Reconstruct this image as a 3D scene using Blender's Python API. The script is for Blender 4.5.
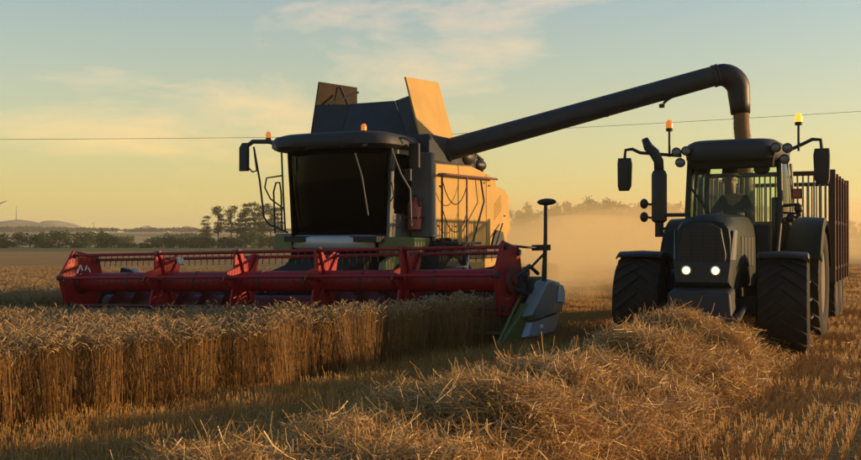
import bpy, bmesh, math, random
import numpy as np
from mathutils import Vector, Matrix, Euler

random.seed(7)
rng = np.random.default_rng(7)
R = math.radians
for o in list(bpy.data.objects):
    bpy.data.objects.remove(o, do_unlink=True)
sc = bpy.context.scene
COL = sc.collection

# ------------------------------------------------------------------ camera
cam_d = bpy.data.cameras.new('camera')
cam_d.sensor_width = 36.0
cam_d.lens = 41.8
cam_d.clip_start = 0.05
cam_d.clip_end = 20000
cam = bpy.data.objects.new('camera', cam_d)
COL.objects.link(cam)
EYE = 1.7
cam.location = (0, 0, EYE)
cam.rotation_euler = (R(90 + 0.573), 0, 0)
sc.camera = cam

# ------------------------------------------------------------------ sky, sun, exposure
SUN_AZ = 4.0      # degrees from +X (right of the frame) towards +Y (away)
SUN_EL = 8.2
w = bpy.data.worlds.new('World')
sc.world = w
w.use_nodes = True
nt = w.node_tree
nt.nodes.clear()
N = nt.nodes.new
L = nt.links.new
sky = N('ShaderNodeTexSky')
sky.sky_type = 'NISHITA'
sky.sun_disc = False
sky.sun_elevation = R(SUN_EL)
sky.sun_rotation = R(90 - SUN_AZ)
sky.altitude = 50
sky.air_density = 1.25
sky.dust_density = 1.5
sky.ozone_density = 3.4
tc = N('ShaderNodeTexCoord')
# thin high cloud: stretched noise on the sky direction
mp = N('ShaderNodeMapping')
mp.inputs['Scale'].default_value = (1.2, 1.2, 5.5)
mp.inputs['Location'].default_value = (2.70, 2.2, -0.20)
L(tc.outputs['Generated'], mp.inputs['Vector'])
nz = N('ShaderNodeTexNoise')
nz.inputs['Scale'].default_value = 2.2
nz.inputs['Detail'].default_value = 7
nz.inputs['Roughness'].default_value = 0.6
nz.inputs['Distortion'].default_value = 0.4
L(mp.outputs['Vector'], nz.inputs['Vector'])
cr = N('ShaderNodeValToRGB')
cr.color_ramp.elements[0].position = 0.56
cr.color_ramp.elements[0].color = (0, 0, 0, 1)
cr.color_ramp.elements[1].position = 0.78
cr.color_ramp.elements[1].color = (1, 1, 1, 1)
L(nz.outputs['Fac'], cr.inputs['Fac'])
mulc = N('ShaderNodeMath')
mulc.operation = 'MULTIPLY'
mulc.inputs[1].default_value = 0.42
L(cr.outputs['Color'], mulc.inputs[0])
mx = N('ShaderNodeMixRGB')
mx.blend_type = 'MIX'
mx.inputs['Color2'].default_value = (9.0, 5.6, 3.6, 1)
L(mulc.outputs[0], mx.inputs['Fac'])
L(sky.outputs['Color'], mx.inputs['Color1'])
# bright evening veil low over the horizon, the same all the way round
sxyz = N('ShaderNodeSeparateXYZ')
L(tc.outputs['Generated'], sxyz.inputs[0])
vexp = N('ShaderNodeMath')
vexp.operation = 'MULTIPLY'
vexp.inputs[1].default_value = -5.0
vabs = N('ShaderNodeMath')
vabs.operation = 'ABSOLUTE'
L(sxyz.outputs['Z'], vabs.inputs[0])
L(vabs.outputs[0], vexp.inputs[0])
vpow = N('ShaderNodeMath')
vpow.operation = 'EXPONENT'
L(vexp.outputs[0], vpow.inputs[0])
vfac = N('ShaderNodeMath')
vfac.operation = 'MULTIPLY'
vfac.inputs[1].default_value = 0.72
L(vpow.outputs[0], vfac.inputs[0])
veil = N('ShaderNodeMixRGB')
veil.inputs['Color2'].default_value = (4.7, 3.95, 2.1, 1)
L(vfac.outputs[0], veil.inputs['Fac'])
L(mx.outputs['Color'], veil.inputs['Color1'])
bg = N('ShaderNodeBackground')
bg.inputs['Strength'].default_value = 0.15
hsv = N('ShaderNodeHueSaturation')
hsv.inputs['Saturation'].default_value = 1.35
L(veil.outputs['Color'], hsv.inputs['Color'])
L(hsv.outputs['Color'], bg.inputs['Color'])
wo = N('ShaderNodeOutputWorld')
L(bg.outputs['Background'], wo.inputs['Surface'])

sun_d = bpy.data.lights.new('sun', 'SUN')
sun_d.energy = 5.0
sun_d.angle = R(0.55)
sun_d.color = (1.0, 0.62, 0.29)
sun = bpy.data.objects.new('sun', sun_d)
COL.objects.link(sun)
to_sun = Vector((math.cos(R(SUN_EL)) * math.cos(R(SUN_AZ)), math.cos(R(SUN_EL)) * math.sin(R(SUN_AZ)), math.sin(R(SUN_EL))))
sun.rotation_euler = to_sun.to_track_quat('Z', 'Y').to_euler()
sun.location = to_sun * 60

vs = sc.view_settings
vs.view_transform = 'Standard'
vs.look = 'None'
vs.exposure = 0.64
vs.gamma = 1.0
vs.use_curve_mapping = False
sc.cycles.max_bounces = 8
sc.cycles.transparent_max_bounces = 16
sc.cycles.volume_bounces = 2
sc.cycles.volume_step_rate = 4
sc.cycles.use_denoising = True
sc.cycles.sample_clamp_indirect = 6

# ------------------------------------------------------------------ helpers
PSI = R(26)
CP, SP = math.cos(PSI), math.sin(PSI)
OC = (-3.02, 18.40)      # header centre on the ground
OT = (4.32, 15.05)       # tractor front axle centre on the ground


def to_world(O, x, y):
    return O[0] + x * CP + y * SP, O[1] - x * SP + y * CP


def to_local(O, X, Y):
    dx, dy = X - O[0], Y - O[1]
    return dx * CP - dy * SP, dx * SP + dy * CP


def smooth(a, b, t):
    t = np.clip((t - a) / (b - a), 0, 1)
    return t * t * (3 - 2 * t)


def ground_z(X, Y):
    X = np.asarray(X, float)
    Y = np.asarray(Y, float)
    u = -((X - 1.4) * CP - (Y - 16.2) * SP)
    uu = np.where(u > 0, 12 * (1 - np.exp(-np.maximum(u, 0) / 12.0)) * 1.25, 0)
    near = -0.042 * np.minimum(uu, 13)
    r = np.hypot(X, Y)
    fade = 1 - smooth(60, 200, r)
    rise = 10.0 * smooth(300, 1000, Y) + 4 * smooth(1000, 1600, Y)
    roll = 1.0 * np.sin(X / 170.0 + 1.3) * smooth(320, 700, Y)
    return near * (0.35 + 0.65 * fade) + rise + roll


class MB:
    def __init__(s):
        s.v, s.f, s.m = [], [], []

    def add(s, vs, fs, mi=0):
        o = len(s.v)
        s.v += [tuple(v) for v in vs]
        s.f += [tuple(i + o for i in f) for f in fs]
        s.m += [mi] * len(fs)
        return s

    def hexa(s, p, mi=0):
        return s.add(p, [(0, 1, 2, 3), (7, 6, 5, 4), (0, 4, 5, 1), (1, 5, 6, 2), (2, 6, 7, 3), (3, 7, 4, 0)], mi)

    def box(s, x0, x1, y0, y1, z0, z1, mi=0):
        return s.hexa([(x0, y0, z0), (x1, y0, z0), (x1, y1, z0), (x0, y1, z0),
                       (x0, y0, z1), (x1, y0, z1), (x1, y1, z1), (x0, y1, z1)], mi)

    def obox(s, c, size, eul=(0, 0, 0), mi=0):
        m = Euler(eul).to_matrix()
        h = [d / 2 for d in size]
        q = [Vector(c) + m @ Vector((a * h[0], b * h[1], e * h[2])) for e in (-1, 1) for a, b in ((-1, -1), (1, -1), (1, 1), (-1, 1))]
        return s.hexa(q, mi)

    def prism(s, poly, axis, a, b, mi=0):
        def P(t, p):
            return {'x': (t, p[0], p[1]), 'y': (p[0], t, p[1]), 'z': (p[0], p[1], t)}[axis]
        n = len(poly)
        vs = [P(a, p) for p in poly] + [P(b, p) for p in poly]
        fs = [tuple(range(n))[::-1], tuple(range(n, 2 * n))] + [(i, (i + 1) % n, n + (i + 1) % n, n + i) for i in range(n)]
        return s.add(vs, fs, mi)

    def loft(s, rings, caps=True, closed=True, mi=0):
        n = len(rings[0])
        vs = [p for r in rings for p in r]
        fs = []
        for k in range(len(rings) - 1):
            for i in range(n if closed else n - 1):
                j = (i + 1) % n
                fs.append((k * n + i, k * n + j, (k + 1) * n + j, (k + 1) * n + i))
        if caps and closed:
            fs.append(tuple(range(n))[::-1])
            fs.append(tuple((len(rings) - 1) * n + i for i in range(n)))
        return s.add(vs, fs, mi)

    def tube(s, pts, r, n=8, caps=True, mi=0):
        pts = [Vector(p) for p in pts]
        rr = r if isinstance(r, (list, tuple)) else [r] * len(pts)
        rings = []
        prev = None
        for i, p in enumerate(pts):
            if i == 0:
                t = pts[1] - p
            elif i == len(pts) - 1:
                t = p - pts[i - 1]
            else:
                t = (pts[i + 1] - p).normalized() + (p - pts[i - 1]).normalized()
            t = t.normalized()
            if prev is None:
                a = Vector((0, 0, 1)) if abs(t.z) < 0.9 else Vector((1, 0, 0))
                u = t.cross(a).normalized()
            else:
                u = (prev - t * prev.dot(t)).normalized()
            prev = u
            v = t.cross(u)
            rings.append([p + (u * math.cos(2 * math.pi * k / n) + v * math.sin(2 * math.pi * k / n)) * rr[i] for k in range(n)])
        return s.loft(rings, caps, True, mi)

    def lathe(s, prof, n=32, axis='x', c=(0, 0, 0), closed=False, mi=0):
        rings = []
        for r, a in prof:
            ring = []
            for k in range(n):
                t = 2 * math.pi * k / n
                q, e = r * math.cos(t), r * math.sin(t)
                p = {'x': (a, q, e), 'y': (q, a, e), 'z': (q, e, a)}[axis]
                ring.append((p[0] + c[0], p[1] + c[1], p[2] + c[2]))
            rings.append(ring)
        if closed:
            rings.append(rings[0])
        return s.loft(rings, not closed, True, mi)

    def ball(s, c, r, n=14, m=8, mi=0):
        rx, ry, rz = r if isinstance(r, (list, tuple)) else (r, r, r)
        rings = []
        for j in range(m + 1):
            ph = -math.pi / 2 + math.pi * (0.03 + 0.94 * j / m)
            rings.append([(c[0] + rx * math.cos(ph) * math.cos(2 * math.pi * k / n),
                           c[1] + ry * math.cos(ph) * math.sin(2 * math.pi * k / n),
                           c[2] + rz * math.sin(ph)) for k in range(n)])
        return s.loft(rings, True, True, mi)

    def sheet(s, rows, mi=0):
        return s.loft(rows, False, False, mi)

    def mesh(s, name, mats, smooth_deg=35, recalc=True):
        me = bpy.data.meshes.new(name)
        me.from_pydata(s.v, [], s.f)
        for m in (mats if isinstance(mats, (list, tuple)) else [mats]):
            me.materials.append(m)
        if any(s.m):
            me.polygons.foreach_set('material_index', s.m)
        if recalc:
            bm = bmesh.new()
            bm.from_mesh(me)
            bmesh.ops.recalc_face_normals(bm, faces=bm.faces)
            bm.to_mesh(me)
            bm.free()
        if smooth_deg:
            me.polygons.foreach_set('use_smooth', [True] * len(me.polygons))
            me.set_sharp_from_angle(angle=R(smooth_deg))
        me.update()
        return me

    def build(s, name, mats, parent=None, smooth_deg=35, bevel=0, seg=2, solid=0, recalc=True):
        me = s.mesh(name, mats, smooth_deg, recalc)
        o = bpy.data.objects.new(name, me)
        COL.objects.link(o)
        if parent:
            o.parent = parent
        if solid:
            md = o.modifiers.new('solid', 'SOLIDIFY')
            md.thickness = solid
            md.offset = 0
        if bevel:
            md = o.modifiers.new('bevel', 'BEVEL')
            md.width = bevel
            md.segments = seg
            md.limit_method = 'ANGLE'
            md.angle_limit = R(40)
            md.harden_normals = True
        return o


def tag(o, label=None, cat=None, group=None, kind=None):
    if label:
        o['label'] = label
    if cat:
        o['category'] = cat
    if group:
        o['group'] = group
    if kind:
        o['kind'] = kind
    return o


def empty(name, loc=(0, 0, 0), rot=(0, 0, 0), parent=None):
    o = bpy.data.objects.new(name, None)
    COL.objects.link(o)
    o.location = loc
    o.rotation_euler = rot
    o.empty_display_size = 0.2
    if parent:
        o.parent = parent
    return o


def inst(name, me, parent=None, loc=(0, 0, 0), rot=(0, 0, 0), scale=(1, 1, 1)):
    o = bpy.data.objects.new(name, me)
    COL.objects.link(o)
    o.location, o.rotation_euler, o.scale = loc, rot, scale
    if parent:
        o.parent = parent
    return o


# ------------------------------------------------------------------ materials
def mat(name, col, rough=0.5, metal=0.0, var=0.12, scale=6.0, dust=0.0, bump=0.0, coat=0.0, emit=None, estr=0, spec=0.5):
    m = bpy.data.materials.new(name)
    m.use_nodes = True
    t = m.node_tree
    b = t.nodes['Principled BSDF']
    b.inputs['Roughness'].default_value = rough
    b.inputs['Metallic'].default_value = metal
    b.inputs['Coat Weight'].default_value = coat
    b.inputs['Specular IOR Level'].default_value = spec
    co = t.nodes.new('ShaderNodeTexCoord')
    n1 = t.nodes.new('ShaderNodeTexNoise')
    n1.inputs['Scale'].default_value = scale
    n1.inputs['Detail'].default_value = 6
    n1.inputs['Roughness'].default_value = 0.65
    t.links.new(co.outputs['Object'], n1.inputs['Vector'])
    mr = t.nodes.new('ShaderNodeMapRange')
    mr.inputs['From Min'].default_value = 0.3
    mr.inputs['From Max'].default_value = 0.7
    mr.inputs['To Min'].default_value = 1 - var
    mr.inputs['To Max'].default_value = 1 + var
    t.links.new(n1.outputs['Fac'], mr.inputs['Value'])
    mul = t.nodes.new('ShaderNodeVectorMath')
    mul.operation = 'SCALE'
    mul.inputs[0].default_value = col[:3]
    t.links.new(mr.outputs['Result'], mul.inputs['Scale'])
    last = mul.outputs['Vector']
    if dust > 0:
        n2 = t.nodes.new('ShaderNodeTexNoise')
        n2.inputs['Scale'].default_value = scale * 0.45
        n2.inputs['Detail'].default_value = 8
        n2.inputs['Roughness'].default_value = 0.7
        t.links.new(co.outputs['Object'], n2.inputs['Vector'])
        r2 = t.nodes.new('ShaderNodeMapRange')
        r2.inputs['From Min'].default_value = 0.38
        r2.inputs['From Max'].default_value = 0.72
        r2.inputs['To Min'].default_value = dust * 0.25
        r2.inputs['To Max'].default_value = dust
        t.links.new(n2.outputs['Fac'], r2.inputs['Value'])
        mm = t.nodes.new('ShaderNodeMixRGB')
        mm.inputs['Color2'].default_value = (0.30, 0.22, 0.12, 1)
        t.links.new(r2.outputs['Result'], mm.inputs['Fac'])
        t.links.new(last, mm.inputs['Color1'])
        last = mm.outputs['Color']
        rr = t.nodes.new('ShaderNodeMapRange')
        rr.inputs['To Min'].default_value = rough
        rr.inputs['To Max'].default_value = 0.85
        t.links.new(r2.outputs['Result'], rr.inputs['Value'])
        t.links.new(rr.outputs['Result'], b.inputs['Roughness'])
    t.links.new(last, b.inputs['Base Color'])
    if bump:
        bp = t.nodes.new('ShaderNodeBump')
        bp.inputs['Strength'].default_value = bump
        bp.inputs['Distance'].default_value = 0.02
        t.links.new(n1.outputs['Fac'], bp.inputs['Height'])
        t.links.new(bp.outputs['Normal'], b.inputs['Normal'])
    if emit:
        b.inputs['Emission Color'].default_value = (*emit, 1)
        b.inputs['Emission Strength'].default_value = estr
    return m


def glass(name, tint, gloss=0.06, rough=0.02, ior=1.45):
    m = bpy.data.materials.new(name)
    m.use_nodes = True
    t = m.node_tree
    t.nodes.remove(t.nodes['Principled BSDF'])
    out = t.nodes['Material Output']
    tr = t.nodes.new('ShaderNodeBsdfTransparent')
    tr.inputs['Color'].default_value = (*tint, 1)
    gl = t.nodes.new('ShaderNodeBsdfGlossy')
    gl.inputs['Roughness'].default_value = rough
    fr = t.nodes.new('ShaderNodeFresnel')
    fr.inputs['IOR'].default_value = ior
    co = t.nodes.new('ShaderNodeTexCoord')
    nz = t.nodes.new('ShaderNodeTexNoise')      # dusty film on the pane
    nz.inputs['Scale'].default_value = 5
    nz.inputs['Detail'].default_value = 6
    t.links.new(co.outputs['Object'], nz.inputs['Vector'])
    df = t.nodes.new('ShaderNodeBsdfDiffuse')
    df.inputs['Color'].default_value = (0.35, 0.29, 0.2, 1)
    m1 = t.nodes.new('ShaderNodeMixShader')
    m2 = t.nodes.new('ShaderNodeMixShader')
    mr = t.nodes.new('ShaderNodeMapRange')
    mr.inputs['To Min'].default_value = 0.0
    mr.inputs['To Max'].default_value = gloss * 1.6
    t.links.new(nz.outputs['Fac'], mr.inputs['Value'])
    t.links.new(fr.outputs['Fac'], m1.inputs['Fac'])
    t.links.new(tr.outputs[0], m1.inputs[1])
    t.links.new(gl.outputs[0], m1.inputs[2])
    t.links.new(mr.outputs['Result'], m2.inputs['Fac'])
    t.links.new(m1.outputs[0], m2.inputs[1])
    t.links.new(df.outputs[0], m2.inputs[2])
    t.links.new(m2.outputs[0], out.inputs['Surface'])
    return m


def plant(name, c0, c1, trans=0.35, rough=0.6, gloss=0.15):
    """dry or green plant matter: colour varies from piece to piece, light comes through"""
    m = bpy.data.materials.new(name)
    m.use_nodes = True
    t = m.node_tree
    b = t.nodes['Principled BSDF']
    b.inputs['Roughness'].default_value = rough
    b.inputs['Specular IOR Level'].default_value = gloss
    oi = t.nodes.new('ShaderNodeObjectInfo')
    gm = t.nodes.new('ShaderNodeNewGeometry')
    ad = t.nodes.new('ShaderNodeMath')
    ad.operation = 'ADD'
    fr = t.nodes.new('ShaderNodeMath')
    fr.operation = 'FRACT'
    t.links.new(oi.outputs['Random'], ad.inputs[0])
    t.links.new(gm.outputs['Random Per Island'], ad.inputs[1])
    t.links.new(ad.outputs[0], fr.inputs[0])
    mx = t.nodes.new('ShaderNodeMixRGB')
    mx.inputs['Color1'].default_value = (*c0, 1)
    mx.inputs['Color2'].default_value = (*c1, 1)
    t.links.new(fr.outputs[0], mx.inputs['Fac'])
    t.links.new(mx.outputs[0], b.inputs['Base Color'])
    tl = t.nodes.new('ShaderNodeBsdfTranslucent')
    t.links.new(mx.outputs[0], tl.inputs['Color'])
    ms = t.nodes.new('ShaderNodeMixShader')
    ms.inputs['Fac'].default_value = trans
    t.links.new(b.outputs[0], ms.inputs[1])
    t.links.new(tl.outputs[0], ms.inputs[2])
    t.links.new(ms.outputs[0], t.nodes['Material Output'].inputs['Surface'])
    return m


M = dict(
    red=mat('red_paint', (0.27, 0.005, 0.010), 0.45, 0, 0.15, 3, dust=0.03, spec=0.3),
    reddark=mat('dark_red_paint_and_shade', (0.10, 0.006, 0.009), 0.5, 0, 0.2, 4, dust=0.06),
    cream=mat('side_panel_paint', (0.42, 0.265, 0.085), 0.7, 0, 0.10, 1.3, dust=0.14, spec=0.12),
    grey=mat('grey_paint', (0.11, 0.115, 0.12), 0.55, 0, 0.12, 3, dust=0.12, spec=0.25),
    dgrey=mat('dark_grey_paint', (0.026, 0.030, 0.035), 0.55, 0, 0.15, 3, dust=0.05, spec=0.22),
    tank=mat('tank_sheet', (0.030, 0.037, 0.045), 0.6, 0.0, 0.15, 2, dust=0.04, spec=0.15),
    flapin=mat('flap_inside', (0.020, 0.014, 0.010), 0.7, 0.0, 0.4, 2.5, dust=0.06, spec=0.05),
    shield=mat('shield_paint', (0.20, 0.215, 0.21), 0.4, 0, 0.1, 3, dust=0.15),
    silver=mat('silver_paint', (0.42, 0.44, 0.46), 0.35, 0.25, 0.1, 3, dust=0.22),
    olive=mat('lime_green_paint', (0.10, 0.125, 0.02), 0.5, 0, 0.15, 3, dust=0.2),
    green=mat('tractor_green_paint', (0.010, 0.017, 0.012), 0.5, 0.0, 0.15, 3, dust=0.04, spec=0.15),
    black=mat('black_plastic', (0.010, 0.010, 0.011), 0.5, 0, 0.2, 8, dust=0.03, spec=0.35),
    inside=mat('cab_inside', (0.02, 0.02, 0.021), 0.8, 0, 0.2, 8),
    steel=mat('bare_steel', (0.36, 0.35, 0.33), 0.35, 0.9, 0.2, 10, dust=0.15),
    rubber=mat('tyre_rubber', (0.014, 0.013, 0.012), 0.8, 0, 0.25, 6, dust=0.08, bump=0.1, spec=0.15),
    rim=mat('rim_paint', (0.05, 0.03, 0.026), 0.5, 0.0, 0.15, 4, dust=0.15),
    trailer=mat('trailer_paint', (0.060, 0.024, 0.017), 0.6, 0.0, 0.2, 3, dust=0.08, spec=0.15),
    bar=mat('trailer_bar', (0.26, 0.23, 0.14), 0.5, 0.2, 0.2, 6, dust=0.3),
    amber=mat('amber_lens', (0.85, 0.20, 0.015), 0.25, 0, 0.05, 8, emit=(1.0, 0.25, 0.02), estr=0.35),
    amberlit=mat('amber_lens_flashing', (0.95, 0.45, 0.05), 0.25, 0, 0.05, 8, emit=(1.0, 0.42, 0.03), estr=0.9),
    lamp=mat('lamp_lens', (0.10, 0.10, 0.10), 0.2, 0.2, 0.1, 20),
    headlit=mat('headlamp_lit', (0.9, 0.9, 0.7), 0.2, 0, 0.02, 8, emit=(1.0, 0.74, 0.25), estr=2.4),
    extred=mat('extinguisher_red', (0.28, 0.02, 0.012), 0.4, 0, 0.1, 5, dust=0.2),
    white=mat('white_decal', (0.72, 0.72, 0.70), 0.5, 0, 0.05, 8, dust=0.15),
    orange=mat('orange_decal', (0.75, 0.2, 0.03), 0.5, 0, 0.05, 8),
    wire=mat('wire_black', (0.02, 0.02, 0.02), 0.6, 0.2, 0.1, 5),
    skin=mat('skin', (0.16, 0.085, 0.055), 0.6, 0, 0.05, 10),
    cloth=mat('dark_cloth', (0.008, 0.009, 0.011), 0.9, 0, 0.2, 12, bump=0.2, spec=0.1),
    hat=mat('hat_cloth', (0.035, 0.03, 0.025), 0.9, 0, 0.2, 12),
    turbine=mat('turbine_white', (0.30, 0.29, 0.27), 0.5, 0, 0.05, 1),
    bark=mat('bark', (0.07, 0.05, 0.035), 0.9, 0, 0.3, 3, bump=0.4),
    cabglass=glass('tinted_cab_glass', (0.07, 0.075, 0.078), 0.0015, 0.05, 1.13),
    trglass=glass('tractor_glass', (0.92, 0.975, 0.90), 0.002, 0.02, 1.25),
    straw=plant('straw', (0.80, 0.51, 0.18), (0.25, 0.13, 0.033), 0.30, 0.45, 0.5),
    stub=plant('stubble_stem', (0.62, 0.37, 0.11), (0.32, 0.17, 0.045), 0.30, 0.6, 0.25),
    wstem=plant('wheat_stem', (0.42, 0.23, 0.06), (0.20, 0.10, 0.028), 0.35, 0.55, 0.25),
    wear=plant('wheat_ear', (0.52, 0.36, 0.17), (0.26, 0.17, 0.08), 0.30, 0.6, 0.25),
    wleaf=plant('wheat_leaf', (0.38, 0.22, 0.07), (0.18, 0.10, 0.035), 0.45, 0.6, 0.2),
    leafd=plant('hedge_leaf', (0.060, 0.095, 0.020), (0.026, 0.045, 0.010), 0.3, 0.6, 0.2),
    leafl=plant('light_leaf', (0.11, 0.13, 0.035), (0.06, 0.08, 0.022), 0.3, 0.6, 0.2),
    pine=plant('pine_needles', (0.04, 0.055, 0.022), (0.022, 0.032, 0.014), 0.2, 0.7, 0.2),
    grain=mat('wheat_grain', (0.16, 0.085, 0.026), 0.8, 0, 0.3, 40, bump=0.5),
)


def field_material():
    m = bpy.data.materials.new('field')
    m.use_nodes = True
    t = m.node_tree
    b = t.nodes['Principled BSDF']
    b.inputs['Roughness'].default_value = 0.9
    b.inputs['Specular IOR Level'].default_value = 0.1
    g = t.nodes.new('ShaderNodeNewGeometry')
    rot = t.nodes.new('ShaderNodeVectorRotate')
    rot.rotation_type = 'Z_AXIS'
    rot.inputs['Angle'].default_value = PSI
    t.links.new(g.outputs['Position'], rot.inputs['Vector'])
    # straw litter, stretched along the rows
    mp = t.nodes.new('ShaderNodeMapping')
    mp.inputs['Scale'].default_value = (9, 2.2, 1)
    t.links.new(rot.outputs[0], mp.inputs['Vector'])
    n1 = t.nodes.new('ShaderNodeTexNoise')
    n1.inputs['Scale'].default_value = 2.0
    n1.inputs['Detail'].default_value = 9
    n1.inputs['Roughness'].default_value = 0.75
    t.links.new(mp.outputs[0], n1.inputs['Vector'])
    c1 = t.nodes.new('ShaderNodeValToRGB')
    e = c1.color_ramp.elements
    e[0].position, e[0].color = 0.33, (0.12, 0.066, 0.026, 1)
    e[1].position, e[1].color = 0.68, (0.46, 0.275, 0.09, 1)
    t.links.new(n1.outputs['Fac'], c1.inputs['Fac'])
    # rows far off (about 1.2 m swath streaks)
    mp2 = t.nodes.new('ShaderNodeMapping')
    mp2.inputs['Scale'].default_value = (0.9, 0.03, 1)
    t.links.new(rot.outputs[0], mp2.inputs['Vector'])
    n2 = t.nodes.new('ShaderNodeTexNoise')
    n2.inputs['Scale'].default_value = 1.0
    n2.inputs['Detail'].default_value = 4
    t.links.new(mp2.outputs[0], n2.inputs['Vector'])
    ml = t.nodes.new('ShaderNodeMixRGB')
    ml.blend_type = 'OVERLAY'
    ml.inputs['Fac'].default_value = 0.6
    t.links.new(c1.outputs[0], ml.inputs['Color1'])
    t.links.new(n2.outputs['Fac'], ml.inputs['Color2'])
    # other crops beyond: a grass margin before the hedge, then a patchwork
    sx = t.nodes.new('ShaderNodeSeparateXYZ')
    t.links.new(g.outputs['Position'], sx.inputs[0])

    def step(sock, a, bb):
        r = t.nodes.new('ShaderNodeMapRange')
        r.interpolation_type = 'SMOOTHSTEP'
        r.inputs['From Min'].default_value = a
        r.inputs['From Max'].default_value = bb
        t.links.new(sock, r.inputs['Value'])
        return r.outputs['Result']

    n3 = t.nodes.new('ShaderNodeTexNoise')
    n3.inputs['Scale'].default_value = 0.4
    n3.inputs['Detail'].default_value = 6
    t.links.new(g.outputs['Position'], n3.inputs['Vector'])
    gr = t.nodes.new('ShaderNodeValToRGB')
    gr.color_ramp.elements[0].color = (0.075, 0.085, 0.02, 1)
    gr.color_ramp.elements[1].color = (0.15, 0.15, 0.04, 1)
    t.links.new(n3.outputs['Fac'], gr.inputs['Fac'])
    m1 = t.nodes.new('ShaderNodeMixRGB')
    t.links.new(step(sx.outputs['Y'], 165, 172), m1.inputs['Fac'])
    t.links.new(ml.outputs[0], m1.inputs['Color1'])
    t.links.new(gr.outputs[0], m1.inputs['Color2'])
    vo = t.nodes.new('ShaderNodeTexVoronoi')
    vm = t.nodes.new('ShaderNodeMapping')
    vm.inputs['Scale'].default_value = (0.0045, 0.007, 0.0)
    t.links.new(g.outputs['Position'], vm.inputs['Vector'])
    t.links.new(vm.outputs[0], vo.inputs['Vector'])
    vr = t.nodes.new('ShaderNodeValToRGB')
    vr.color_ramp.interpolation = 'CONSTANT'
    el = vr.color_ramp.elements
    el[0].position, el[0].color = 0.0, (0.36, 0.24, 0.09, 1)
    el[1].position, el[1].color = 0.42, (0.42, 0.30, 0.13, 1)
    e3 = el.new(0.66)
    e3.color = (0.13, 0.15, 0.05, 1)
    e4 = el.new(0.82)
    e4.color = (0.34, 0.19, 0.09, 1)
    t.links.new(vo.outputs['Color'], vr.inputs['Fac'])
    m2 = t.nodes.new('ShaderNodeMixRGB')
    t.links.new(step(sx.outputs['Y'], 258, 266), m2.inputs['Fac'])
    t.links.new(m1.outputs[0], m2.inputs['Color1'])
    t.links.new(vr.outputs[0], m2.inputs['Color2'])
    t.links.new(m2.outputs[0], b.inputs['Base Color'])
    bp = t.nodes.new('ShaderNodeBump')
    bp.inputs['Strength'].default_value = 0.7
    bp.inputs['Distance'].default_value = 0.05
    t.links.new(n1.outputs['Fac'], bp.inputs['Height'])
    t.links.new(bp.outputs['Normal'], b.inputs['Normal'])
    return m


# ------------------------------------------------------------------ ground, hills
def axis_coords(a, b, fine_a, fine_b, step, grow=1.22):
    c = list(np.arange(fine_a, fine_b + step / 2, step))
    d = step
    x = c[-1]
    while x < b:
        d *= grow
        x += d
        c.append(min(x, b))
    d = step
    x = c[0]
    lo = []
    while x > a:
        d *= grow
        x -= d
        lo.append(max(x, a))
    return np.array(lo[::-1] + c)


xs = axis_coords(-2600, 2600, -24, 26, 0.8)
ys = axis_coords(-120, 2900, -4, 44, 0.8)
GX, GY = np.meshgrid(xs, ys)
GZ = ground_z(GX, GY)
nx, ny = len(xs), len(ys)
gm = bpy.data.meshes.new('ground')
vv = np.stack([GX, GY, GZ], -1).reshape(-1, 3)
ii = np.arange(nx * ny).reshape(ny, nx)
ff = np.stack([ii[:-1, :-1], ii[:-1, 1:], ii[1:, 1:], ii[1:, :-1]], -1).reshape(-1, 4)
gm.from_pydata(vv.tolist(), [], ff.tolist())
gm.materials.append(field_material())
gm.polygons.foreach_set('use_smooth', [True] * len(gm.polygons))
ground = bpy.data.objects.new('ground', gm)
COL.objects.link(ground)
tag(ground, 'harvested stubble field running out to far fields', kind='structure')

hill_mat = mat('hill_grass', (0.13, 0.11, 0.06), 0.9, 0, 0.3, 0.02)


def px_world(px, py, d):
    """point at depth d seen at photo pixel (used only to survey distances)"""
    return (px - 430.5) / 1000.0 * d, d, EYE - (py - 240.0) / 1000.0 * d


def hill(name, pts, d, thick, label):
    """ridge from a list of (x pixel, height pixel) crest points, a rounded solid hill"""
    b = MB()
    P = [px_world(px, py, d) for px, py in pts]
    rows = []
    for k in range(9):
        t = k / 8 * math.pi
        rows.append([(x, y - math.cos(t) * thick, (z + 20) * math.sin(t) ** 0.8 - 20 + 3 * math.sin(x * 0.03 + k)) for x, y, z in P])
    b.sheet(rows)
    o = b.build(name, hill_mat, None, 60)
    return tag(o, label, kind='structure')


def dense(pts, n=4):
    out = []
    for (a, b), (c, d) in zip(pts[:-1], pts[1:]):
        for k in range(n):
            f = k / n
            out.append((a + (c - a) * f, b + (d - b) * f))
    return out + [pts[-1]]


hill('hill', dense([(-160, 236), (-90, 224), (-40, 221), (0, 221), (18, 220.5), (24, 222), (32, 225), (60, 228), (110, 236)]), 1300, 120, 'low grassy hill at the left edge')
hill('hill', dense([(38, 236), (46, 226), (52, 221), (58, 219.5), (66, 220.5), (73, 224), (80, 230), (90, 238)]), 1700, 120, 'small rounded blue hill on the horizon')
hill('hill', dense([(176, 238), (184, 229), (190, 225), (197, 226.5), (205, 232), (215, 238)]), 1750, 110, 'distant pointed hill left of the pines')
hill('hill', dense([(132, 238), (140, 229), (148, 227), (155, 230), (165, 238)]), 1750, 100, 'faint low hill at the centre left horizon')


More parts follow.
